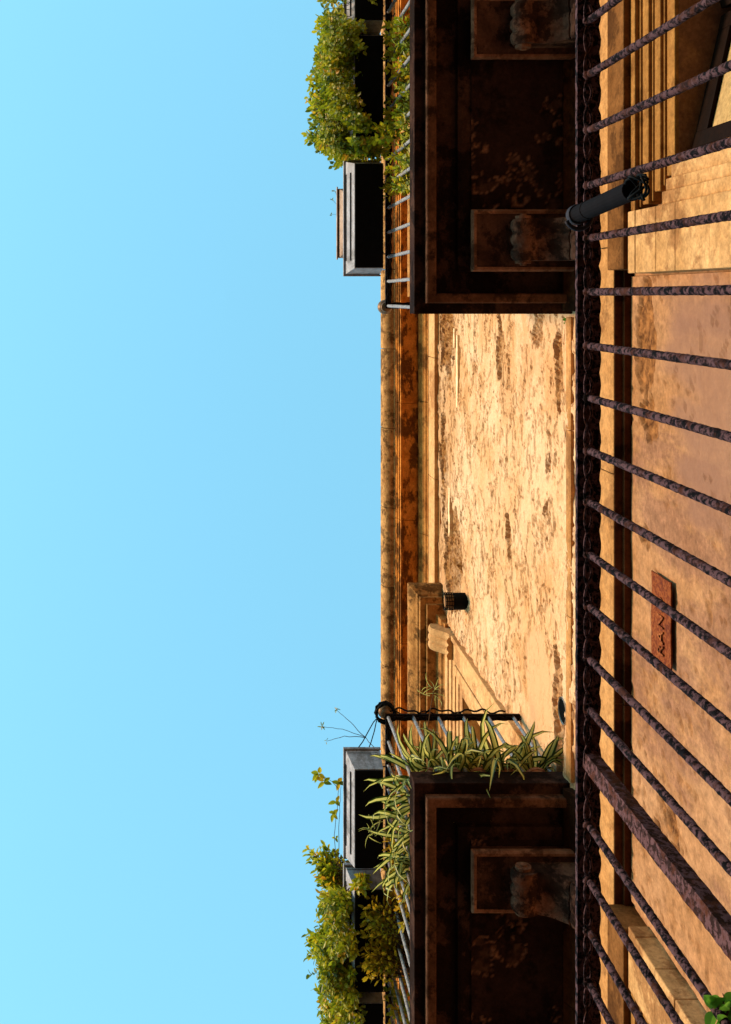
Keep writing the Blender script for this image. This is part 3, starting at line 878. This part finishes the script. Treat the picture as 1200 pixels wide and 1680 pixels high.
# terracotta trough
tt = empty('clay_trough', (0.48, 0.86, Z(6.985)))
tag(tt, 'pale clay trough standing in the bare window box', 'trough')
m = MB()
b0 = [(0.30, .80, Z(6.985)), (0.66, .80, Z(6.985)), (0.66, .93, Z(6.985)), (0.30, .93, Z(6.985))]
t0 = [(0.255, .742, Z(7.21)), (0.715, .742, Z(7.21)), (0.715, .96, Z(7.21)), (0.255, .96, Z(7.21))]
t1 = [(0.265, .752, Z(7.21)), (0.705, .752, Z(7.21)), (0.705, .95, Z(7.21)), (0.265, .95, Z(7.21))]
b1 = [(0.31, .81, Z(7.15)), (0.65, .81, Z(7.15)), (0.65, .92, Z(7.15)), (0.31, .92, Z(7.15))]
m.add(b0 + t0 + t1 + b1, [(3, 2, 1, 0)] + [(i + 4 * k, (i + 1) % 4 + 4 * k, (i + 1) % 4 + 4 * k + 4, i + 4 * k + 4) for k in range(3) for i in range(4)] + [(12, 13, 14, 15)])
m.build('trough_body', M['paleclay'], tt, bevel=0.004)
m = MB(); m.box(0.245, 0.725, .734, .741, Z(7.18), Z(7.212)); m.build('rim', M['paleclay'], tt, bevel=0.002)

# ------------------------------------------------------------------ foliage
def leaf_quad(m, tints, p, d, up, L_, W_, tint):
    """one folded leaf: base, two sides, tip, mid"""
    d = d.normalized(); s = d.cross(up)
    if s.length < 1e-4: s = d.cross(Vector((1, 0, 0)))
    s.normalize(); n = s.cross(d)
    k = len(m.v)
    q = lambda t, w: p + d * L_ * t + s * W_ * w + n * (W_ * .28 * abs(w) - L_ * .12 * t * t)
    m.v += [tuple(x) for x in (p, q(.38, .48), q(.74, .40), q(1, 0), q(.74, -.40), q(.38, -.48), q(.55, 0))]
    m.f += [(k, k + 1, k + 6), (k + 1, k + 2, k + 6), (k + 2, k + 3, k + 6), (k + 3, k + 4, k + 6), (k + 4, k + 5, k + 6), (k + 5, k, k + 6)]
    tints += [tint] * 7
def foliage_obj(m, tints, matl, parent):
    me = bpy.data.meshes.new('foliage'); me.from_pydata(m.v, [], m.f)
    me.materials.append(matl)
    at = me.attributes.new('tint', 'FLOAT', 'POINT'); at.data.foreach_set('value', tints)
    o = bpy.data.objects.new('foliage', me); link(o, parent)
    tag(o, kind='stuff')
    return o
def rv(r): return Vector((r.gauss(0, 1), r.gauss(0, 1), r.gauss(0, 1))).normalized()
def shrub(name, label, cat, base, tips, seed, matl='shrub', nleaf=11, L_=0.043, W_=0.0225, group=None, loc=None):
    """tips: [(point, spread)] ; each tip carries a leafy twig that grows from a point of the base line"""
    r = random.Random(seed)
    root = empty(name, loc if loc is not None else base[0])
    tag(root, label, cat, group)
    st = MB(); fm = MB(); ti = []
    for tip in tips:
        tip = Vector(tip)
        bs = base[0].lerp(base[1], min(1, max(0, (tip.x - base[0].x) / (base[1].x - base[0].x) + r.uniform(-.12, .12))))
        midp = bs.lerp(tip, 0.5) + Vector((r.uniform(-.03, .03), r.uniform(-.03, .02), r.uniform(.02, .10)))
        pts = []
        for k in range(7):
            t = k / 6
            pts.append(bs * (1 - t) ** 2 + midp * 2 * t * (1 - t) + tip * t * t)
        st.tube(pts, lambda t: 0.0035 * (1 - .7 * t), 4, caps=False)
        tb = min(1, max(0, r.gauss(.42, .2)))
        dirn = (pts[-1] - pts[-3]).normalized()
        n = int(nleaf * r.uniform(.7, 1.3))
        for k in range(n):
            t = 1 - 0.42 * (k / n) ** 1.1
            p = bs * (1 - t) ** 2 + midp * 2 * t * (1 - t) + tip * t * t
            ang = k * 2.4 + r.random()
            a1 = dirn.orthogonal().normalized(); a2 = dirn.cross(a1)
            out = a1 * math.cos(ang) + a2 * math.sin(ang)
            d = (out * r.uniform(.7, 1.1) + dirn * (r.uniform(.2, .6) if k > 3 else r.uniform(.7, 1.3)) + rv(r) * .25)
            leaf_quad(fm, ti, p + rv(r) * .004, d, dirn + rv(r) * .3, L_ * r.uniform(.65, 1.2), W_ * r.uniform(.7, 1.2), min(1, max(0, tb + r.gauss(0, .13))))
    st.build('stems', M['twig'], root)
    foliage_obj(fm, ti, M[matl], root)
    return root
def tips_in(r, n, x0, x1, prof, zlo, zhi, yin):
    """points in a ragged hull: prof(x) = outermost Y reach (smaller = farther out)"""
    out = []
    while len(out) < n:
        x = r.uniform(x0, x1)
        yo = prof(x) + 0.04 * noise.noise(Vector((x * 9, 3.3, zlo)))
        t = r.random() ** 1.25
        y = yo + (yin - yo) * t
        z = r.uniform(zlo, zhi) - 0.05 * (1 - t)
        g = noise.noise(Vector((x * 5.5, y * 5.5, z * 4)))
        if g < 0.0: continue
        out.append((x, y, Z(z)))
    return out
r = random.Random(21)
# b1: dense shrub between the top edge and the bare box
pa = lambda x: 0.56 + 0.16 * max(0, 1 - (x - 0.86) / 0.22) + 0.07 * max(0, (x - 1.45) / .25)
tips = tips_in(r, 520, 0.88, 1.68, pa, 6.98, 7.55, 0.92) + tips_in(r, 360, 0.90, 1.70, lambda x: .60, 6.62, 7.05, 0.83) + tips_in(r, 110, 0.88, 1.10, lambda x: .74, 6.55, 7.0, 1.02)
shrub('leafy_shrub', 'dense yellow green shrub bulging over the window box near the top edge', 'shrub', (Vector((1.0, .90, Z(6.99))), Vector((1.62, .90, Z(6.99)))), tips, 3, group='shrubs in the window boxes')
tips = tips_in(r, 200, 1.66, 2.2, lambda x: .60, 6.75, 7.5, 0.95)
shrub('leafy_shrub', 'green shrub cut off by the top edge of the picture', 'shrub', (Vector((1.74, .9, Z(6.99))), Vector((2.28, .9, Z(6.99)))), tips, 4, group='shrubs in the window boxes')
# b2
pb = lambda x: 0.60 + 0.05 * math.sin(x * 9)
tips = tips_in(r, 430, -4.40, -3.74, pb, 6.98, 7.50, 0.86) + tips_in(r, 310, -4.38, -3.74, lambda x: .60, 6.66, 7.05, 0.80) + tips_in(r, 60, -3.86, -3.66, lambda x: .80, 6.74, 7.0, 1.03)
shrub('leafy_shrub', 'yellow green shrub hanging in front of the half hidden window box', 'shrub', (Vector((-4.31, .90, Z(6.99))), Vector((-3.70, .90, Z(6.99)))), tips, 5, group='shrubs in the window boxes')
tips = tips_in(r, 260, -5.0, -4.28, lambda x: .60 + .1 * (-4.3 - x), 6.95, 7.40, 0.93) + tips_in(r, 170, -5.0, -4.30, lambda x: .62, 6.62, 7.05, .86)
shrub('leafy_shrub', 'yellowish shrub at the bottom edge over the last window box', 'shrub', (Vector((-5.0, .9, Z(6.99))), Vector((-4.42, .9, Z(6.99)))), tips, 6, group='shrubs in the window boxes')
# plants that stand on the balcony floors behind the bars
def pot(root, x, y, z, rr, h):
    m = MB(); m.lathe([(0.001, 0), (rr * .75, 0), (rr, h), (rr * 1.08, h), (rr * 1.08, h + .03), (rr * .95, h + .03), (rr * .93, h - .01), (.001, h - .01)], (x, y, Z(z)), 20)
    m.build('pot', M['terracotta'], root, smooth=False)
def floor_plant(label, x0, x1, n, seed, matl='shrub', ylo=1.0, yhi=1.35, zl=6.25, zh=6.98):
    rr = random.Random(seed)
    tips = []
    while len(tips) < n:
        x = rr.uniform(x0, x1); y = ylo + (yhi - ylo) * rr.random() ** 1.4; z = rr.uniform(zl, zh)
        if noise.noise(Vector((x * 6, y * 6, z * 5 + seed))) < -.15: continue
        tips.append((x, y, Z(z)))
    xm = (x0 + x1) / 2
    o = shrub('potted_plant', label, 'plant', (Vector((x0 + .3 * (x1 - x0), 1.27, Z(6.38))), Vector((x0 + .7 * (x1 - x0), 1.27, Z(6.38)))), tips, seed, matl=matl, loc=Vector((xm, 1.27, Z(6.15))), group='potted plants on the balcony floors')
    pot(o, xm, 1.27, 6.15, .13, .22)
floor_plant('potted plant pushing leaves through the bars under the dense shrub', 0.98, 1.70, 260, 31)
floor_plant('potted plant behind the bars next to the bare window box', 0.62, 1.04, 150, 32)
floor_plant('yellow leaved potted plant climbing over the rail beside the hanging shrub', -4.16, -3.72, 300, 33, 'yshrub', .86, 1.2, 6.62, 7.06)
floor_plant('potted plant low behind the bars near the bottom edge', -4.9, -4.2, 130, 34)
floor_plant('pale potted plant behind the bars between spider plants and hanging shrub', -3.70, -3.26, 110, 35, 'yshrub')

# ---- spider plants
def blade(seed, L_, w, droop):
    rr = random.Random(seed)
    nseg = 6
    V_, F_, ac, ti = [], [], [], []
    tint = rr.random()
    e0 = R(rr.uniform(20, 75)); tot = R(droop)
    p = Vector((0, 0, 0)); side_bend = rr.uniform(-.5, .5)
    for i in range(nseg + 1):
        t = i / nseg
        el = e0 - tot * t ** 1.2
        az = side_bend * t * t
        if i: p = p + Vector((math.cos(el) * math.cos(az), math.cos(el) * math.sin(az), math.sin(el))) * (L_ / nseg)
        ww = w * (0.55 + 0.45 * math.sin(min(1, t * 2.2) * math.pi / 2)) * (1 - t ** 3.0) + 0.0008
        sd = Vector((-math.sin(az), math.cos(az), 0)); up = Vector((-math.sin(el), 0, math.cos(el)))
        for k, (q, c) in enumerate(((-.5, 0.0), (-.30, 0.12), (-.16, 1.0), (.16, 1.0), (.30, 0.12), (.5, 0.0))):
            V_.append(tuple(p + sd * q * ww + up * (abs(q) * ww * .55)))
            ac.append(c); ti.append(tint)
    for i in range(nseg):
        for k in range(5):
            a = i * 6 + k
            F_.append((a, a + 1, a + 7, a + 6))
    me = bpy.data.meshes.new('leaf'); me.from_pydata(V_, [], F_)
    me.materials.append(M['spider'])
    me.polygons.foreach_set('use_smooth', [True] * len(me.polygons))
    for nm, arr in (('across', ac), ('tint', ti)):
        at = me.attributes.new(nm, 'FLOAT', 'POINT'); at.data.foreach_set('value', arr)
    return me
blades = [blade(60 + k, 0.34 + 0.03 * (k % 5), 0.030 + .0022 * (k % 4), 85 + 17 * (k % 6)) for k in range(10)]
def spider(loc, n, az0, spread, label, seed, scale=1.0, potted=True, tilt=0.0):
    rr = random.Random(seed)
    root = empty('spider_plant', loc)
    tag(root, label, 'spider plant', 'striped spider plants')
    root.rotation_euler = (0, 0, 0)
    for k in range(n):
        o = bpy.data.objects.new('leaf', blades[rr.randrange(len(blades))])
        C.objects.link(o); o.parent = root
        az = az0 + rr.uniform(-spread, spread)
        o.rotation_euler = (rr.uniform(-.6, .6), rr.uniform(-.3, .35) + tilt, az)
        s = scale * rr.uniform(.75, 1.15); o.scale = (s, s, s)
        o.location = (rr.uniform(-.03, .03), rr.uniform(-.03, .03), 0.13 if potted else 0)
    if potted:
        m = MB(); m.lathe([(0.001, 0), (.06, 0), (.075, .11), (.082, .11), (.082, .135), (.07, .135), (.068, .115), (.001, .115)], (0, 0, 0), 16)
        o = bpy.data.objects.new('pot', m.mesh('pot', M['terracotta'])); C.objects.link(o); o.parent = root
    return root
ZF = Z(6.15)
E = 0.0          # azimuth 0 = +X, out over the balcony end
ends = [(1.17, 'spider plant in the corner of the balcony end, farthest from the wall'), (1.32, 'spider plant second from the corner along the balcony end'),
        (1.46, 'spider plant in the middle of the balcony end railing'), (1.62, 'tall spider plant second from the wall at the balcony end'), (1.79, 'spider plant nearest the wall at the balcony end')]
for k, (y, lab) in enumerate(ends):
    spider((-2.79, y, ZF), 34, E, R(130), lab, 80 + k, 1.0 if k != 3 else 1.15, tilt=0.15)
sides = [(-2.92, 'spider plant just round the corner on the long side of the balcony'), (-3.10, 'spider plant under the clear fronted window box, nearer the corner'), (-3.29, 'spider plant under the clear fronted window box, farther from the corner')]
for k, (x_, lab) in enumerate(sides):
    spider((x_, 1.14, ZF), 28, -math.pi / 2, R(110), lab, 90 + k, .95, tilt=0.1)
def plantlet(stem, label, seed, sc):
    o = spider(stem[-1], 12, 0, math.pi, label, seed, sc, potted=False, tilt=-.2)
    m = MB(); base = Vector(stem[-1])
    m.tube([Vector(p) - base for p in stem], 0.0028, 5)
    s = bpy.data.objects.new('runner', m.mesh('runner', M['twig'])); C.objects.link(s); s.parent = o
    return o
plantlet([(-2.80, 1.32, Z(6.3)), (-2.64, 1.29, Z(6.6)), P(702, 1195, 6.85), P(707, 1160, 6.95), P(712, 1134, 7.0)], 'spider plantlet on a thin runner above the end rail', 101, .26)
plantlet([(-3.10, 1.14, Z(6.3)), (-3.15, .98, Z(6.6)), P(630, 1340, 6.62), P(610, 1366, 6.55)], 'pale spider plantlet dangling in front of the clear window box', 102, .30)

# ------------------------------------------------------------------ small things
# black cable wound round the corner finial and along the end rail
kc = Vector((B2X1 - .036 + .008, YO + .002, Z(HR) + .05))
m = MB(); pts = []
for k in range(70):
    a = k * 0.55
    pts.append(kc + Vector((math.cos(a) * (.062 + .006 * math.sin(k * 1.7)), math.sin(a) * (.062 + .006 * math.cos(k * 2.1)), .028 * math.sin(k * .37))))
m.tube(pts, 0.006, 6)
pts = [pts[-1]]
for k in range(40):
    t = k / 39
    pts.append(Vector((B2X1 - .036 + .03 + .012 * math.sin(t * 19) + .01 * math.sin(t * 41), 1.09 + t * .72, Z(HR) + .02 + .012 * math.sin(t * 23))))
m.tube(pts, 0.006, 6)
pts = []
for k in range(30):
    t = k / 29
    pts.append(Vector((B2X1 - .036 + .012 + .018 * math.sin(t * 13 + 1), 1.06 + t * .46, Z(HR) + .018 + .010 * math.sin(t * 17))))
m.tube(pts, 0.004, 6)
for (u1, v1) in ((585, 1231), (603, 1233)):
    a = kc + Vector((-.03, -.05, 0)); c = P(u1, v1, 7.0); q = a.lerp(c, .5) + Vector((0.0, .02, .06))
    m.tube([a, a.lerp(q, .5) + Vector((.01, 0, 0)), q, q.lerp(c, .5) - Vector((.01, .0, 0)), c], 0.0035, 5)
cab = tag(m.build('cable', M['cable'], smooth=True), 'black cable wound round the railing corner and trailing along the end rail', 'cable')

# lantern under the hood end
ln = empty('wall_lantern', (-2.405, YW, Z(8.55)))
tag(ln, 'small round black lantern with a caged front on the wall below the door hood', 'lantern')
lx, lz = -2.405, Z(8.62)
m = MB(); m.tube([(lx, YW + .004, lz), (lx, YW - .118, lz)], 0.066, 24); m.build('lantern_drum', M['lantern'], ln, bevel=0.004)
m = MB(); m.tube([(lx, YW - .02, lz), (lx, YW - .005, lz)], 0.078, 24); m.build('wall_flange', M['lantern'], ln)
m = MB(); m.tube([(lx, YW - .119, lz), (lx, YW - .185, lz)], 0.050, 20); m.build('lantern_core', M['lantern_glow'], ln)
m = MB()
for yy in (.124, .142, .160, .178, .192):
    m.tube([(lx + .066 * math.cos(R(15 * k)), YW - yy, lz + .066 * math.sin(R(15 * k))) for k in range(25)], 0.0035, 5, caps=False)
for k in range(14):
    a = 2 * math.pi * k / 14
    m.tube([(lx + .066 * math.cos(a), YW - .118, lz + .066 * math.sin(a)), (lx + .066 * math.cos(a), YW - .194, lz + .066 * math.sin(a))], 0.0035, 5)
tag(m.build('wire_cage', M['lantern'], ln), kind='stuff')

# rusty plaque with worn raised letters
pq = empty('wall_plaque', (-1.40, YW, Z(4.62)))
tag(pq, 'rusty red metal plaque with worn raised letters on the lower wall', 'plaque')
px0, px1, pz0, pz1 = -1.585, -1.213, 4.625, 4.835
m = MB()
nx, nzq = 24, 12
for j in range(nzq + 1):
    for i in range(nx + 1):
        x = px0 + (px1 - px0) * i / nx; z = pz0 + (pz1 - pz0) * j / nzq
        m.v.append((x + .002 * nz(x, z, 40), YW - .030 - .004 * nz(x, z, 8), Z(z) + .002 * nz(x, z, 30, 4)))
for j in range(nzq):
    for i in range(nx):
        a = j * (nx + 1) + i
        m.f.append((a, a + 1, a + nx + 2, a + nx + 1))
o = m.build('plate', M['plaque'], pq)
sol = o.modifiers.new('thickness', 'SOLIDIFY'); sol.thickness = 0.006; sol.offset = 0
cu = bpy.data.curves.new('letters', 'FONT'); cu.body = 'RANO'; cu.size = 0.085; cu.extrude = 0.004; cu.space_character = 1.1
to = bpy.data.objects.new('letters_tmp', cu); C.objects.link(to)
dg = bpy.context.evaluated_depsgraph_get()
lm = bpy.data.meshes.new_from_object(to.evaluated_get(dg))
bpy.data.objects.remove(to)
lm.transform(Matrix.Translation((px0 + .03, YW - .036, Z(pz0 + .07))) @ Matrix.Rotation(R(90), 4, 'X'))
lm.materials.clear(); lm.materials.append(M['plaque_letters'])
lo = bpy.data.objects.new('letters', lm); link(lo, pq)

# dark tube tied to the lower railing
tb = empty('tied_tube', P(1038, 311, 2.76))
tag(tb, 'dark blue grey tube tied upright to the lower railing with wire loops', 'tube')
A_ = P(944, 353, 3.27); A_.y -= .012; B_ = P(1036, 313, 2.78); B_.y -= .012
A_.y = YO - .045; B_.y = YO - .050
def onray(u, v, y):   # height where the pixel column meets plane y
    h = y * FPX / (u - U0); return P(u, v, h)
A_ = onray(948, 352, YO - .047); B_ = onray(1038, 312, YO - .052)
m = MB(); pts = [A_.lerp(B_, k / 8) for k in range(9)]
m.tube(pts, 0.0245, 18); m.build('tube_body', M['tube'], tb, smooth=False, bevel=0.002)
m = MB(); d = (A_ - B_).normalized()
for pa_, pb_, ra_ in ((A_ - d * .012, A_ + d * .018, 0.029), (A_ - d * .10, A_ - d * .085, 0.0262), (B_ - d * .001, B_ + d * .012, 0.0262)):
    m = MB(); m.tube([pa_, pb_], ra_, 18); m.build('end_ring', M['tube_cap'] if ra_ > .028 else M['tube'], tb, bevel=0.002)
m = MB(); pts = []
s1 = Vector((1, 0, 0)); s2 = Vector((0, 1, 0))
for k in range(15):
    a = R(-40 + 200 * k / 14); pts.append(A_ + d * .012 + Vector((-.005 - .036 * math.sin(a), .036 * math.cos(a) - .0, -.02)))
m.tube(pts, 0.0065, 6); m.build('clip', M['tube_cap'], tb, smooth=True)
m = MB()
rr = random.Random(9)
for q in range(4):
    pts = []
    ra, rb = .026 + .007 * rr.random(), .03 + .012 * rr.random()
    ax1 = (-d).normalized(); ax2 = Vector((1, rr.uniform(-.6, .6), rr.uniform(-.2, .2))).normalized()
    cc = B_ - d * (.025 + .008 * q)
    for k in range(19):
        a = 2 * math.pi * k / 18
        pts.append(cc + ax1 * ra * math.cos(a) + ax2 * rb * math.sin(a) * .8 + Vector((0, .01 * math.sin(a * 2 + q), 0)))
    m.tube(pts, 0.0034, 6)
c0 = B_ - d * .01
m.tube([c0 + Vector((.02, 0, 0)), c0 - d * .03 + Vector((.03, .0, .0)), c0 - d * .075 + Vector((.022, .0, 0)), c0 - d * .08 + Vector((.012, .004, 0)), c0 - d * .03 + Vector((.01, .004, 0))], 0.0034, 6)
m.tube([c0 - d * .05 + Vector((-.02, 0, 0)), c0 - d * .065 + Vector((-.035, 0, 0))], 0.004, 6)
m.build('wire_loops', M['cable'], tb, smooth=True)

# twigs, sprigs and the leafy plant in the corner
def oval_leaf(m, ti, d, L_, W_, tint):
    d = d.normalized(); s_ = d.cross(Vector((0, 0, 1))).normalized(); n_ = s_.cross(d)
    n = 7
    for i in range(n + 1):
        t = i / n
        w = W_ * .5 * math.sin(math.pi * min(1, t ** .8 * .97 + .02)) ** .8 + .0002
        c = d * L_ * t - n_ * L_ * .22 * t * t
        for q in (-1, 0, 1):
            m.v.append(tuple(c + s_ * q * w + n_ * (abs(q) * w * .35)))
            ti.append(min(1, max(0, tint - .15 * (q == 0))))
    for i in range(n):
        for k in (0, 1):
            a = 3 * i + k
            m.f.append((a, a + 1, a + 4, a + 3))
def twig_plant(name, label, cat, paths, leaves, seed, matl, L_, W_, group=None, r0=0.0025):
    rr = random.Random(seed)
    root = empty(name, paths[0][0]); tag(root, label, cat, group)
    m = MB()
    for pth in paths:
        pts = []
        pth = [Vector(p) for p in pth]
        for a, c in zip(pth[:-1], pth[1:]):
            for k in range(4):
                pts.append(a.lerp(c, k / 4) + rv(rr) * .003)
        pts.append(pth[-1]); m.tube(pts, lambda t: r0 * (1 - .5 * t), 5)
    m.build('stem', M['twig'], root)
    for (p, n, s) in leaves:
        p = Vector(p)
        for k in range(n):
            lm_ = MB(); ti = []
            a = 2 * math.pi * k / n + rr.random()
            d_ = Vector((math.cos(a), math.sin(a), rr.uniform(-.35, .35)))
            oval_leaf(lm_, ti, d_, L_ * s * rr.uniform(.8, 1.2), W_ * s * rr.uniform(.85, 1.15), rr.random())
            me = bpy.data.meshes.new('leaf'); me.from_pydata(lm_.v, [], lm_.f); me.materials.append(M[matl])
            at = me.attributes.new('tint', 'FLOAT', 'POINT'); at.data.foreach_set('value', ti)
            o = bpy.data.objects.new('leaf', me); o.location = p + rv(rr) * .006; link(o, root)
    return root
h = 7.1
twig_plant('dry_weed', 'dry weed with thin bare stems against the sky by the wound cable', 'weed',
           [[P(622, 1236, 6.98), P(600, 1210, h), P(562, 1196, h), P(530, 1192, h)], [P(600, 1210, h), P(575, 1185, h), P(553, 1165, h)], [P(600, 1210, h), P(565, 1208, h), P(536, 1216, h)]],
           [(P(528, 1192, h), 6, .55), (P(553, 1164, h), 5, .45), (P(536, 1216, h), 3, .3)], 4, 'shrub', .05, .012)
twig_plant('trailing_vine', 'trailing vine with few leaves along the front of the clear window box', 'vine',
           [[P(566, 1432, 7.05), P(550, 1410, 7.1), P(549, 1370, 7.1), P(553, 1330, 7.1), P(556, 1295, 7.1), P(545, 1282, 7.1), P(524, 1270, 7.1)], [P(556, 1420, 7.05), P(556, 1370, 7.1), P(558, 1320, 7.08), P(560, 1290, 7.05)]],
           [(P(524, 1270, 7.1), 5, 1), (P(532, 1282, 7.1), 4, 1), (P(547, 1335, 7.1), 4, .9), (P(551, 1316, 7.1), 3, .9), (P(556, 1285, 7.1), 4, 1), (P(551, 1375, 7.1), 3, .5)], 5, 'shrub', .050, .028)
twig_plant('weed_sprig', 'tiny green sprig rooted in the wall at the balcony corner', 'weed',
           [[(P(938, 530, 6.05).x, YW, Z(6.05)), P(930, 527, 6.1)]], [(P(931, 527, 6.1), 9, 1), (P(934, 524, 6.08), 7, 1)], 6, 'green', .032, .013)
cp = twig_plant('leafy_plant', 'bright green leafy plant in the bottom corner beside the lower railing', 'plant',
           [[(-1.44, 1.21, Z(2.13)), P(1200, 1680, 2.28), P(1188, 1652, 2.30), P(1186, 1630, 2.31)], [P(1188, 1652, 2.30), P(1170, 1662, 2.30)], [P(1195, 1665, 2.29), P(1204, 1640, 2.3)]],
           [(P(1189, 1642, 2.31), 4, 1.0), (P(1176, 1660, 2.30), 4, 1.0), (P(1200, 1655, 2.29), 5, .9), (P(1194, 1682, 2.27), 5, 1.0)], 7, 'green', .036, .025)
m = MB(); m.lathe([(0.001, 0), (.05, 0), (.062, .08), (.067, .08), (.067, .1), (.057, .1), (.055, .085), (.001, .085)], (-1.44, 1.22, Z(2.051)), 16); m.build('pot', M['terracotta'], cp)
# small dry stalks in the terracotta trough
h = 7.25
twig_plant('dry_stalks', 'few thin dry stalks growing from the pale clay trough', 'weed',
           [[(0.42, .85, Z(7.15)), P(556, 350, h), P(544, 352, h)], [(0.60, .85, Z(7.15)), P(556, 325, h), P(548, 312, h)], [(0.52, .85, Z(7.15)), P(555, 338, h), P(545, 328, h)]],
           [(P(544, 352, h), 3, .5), (P(548, 313, h), 4, .5), (P(545, 328, h), 3, .5)], 8, 'shrub', .03, .010, r0=.0018)
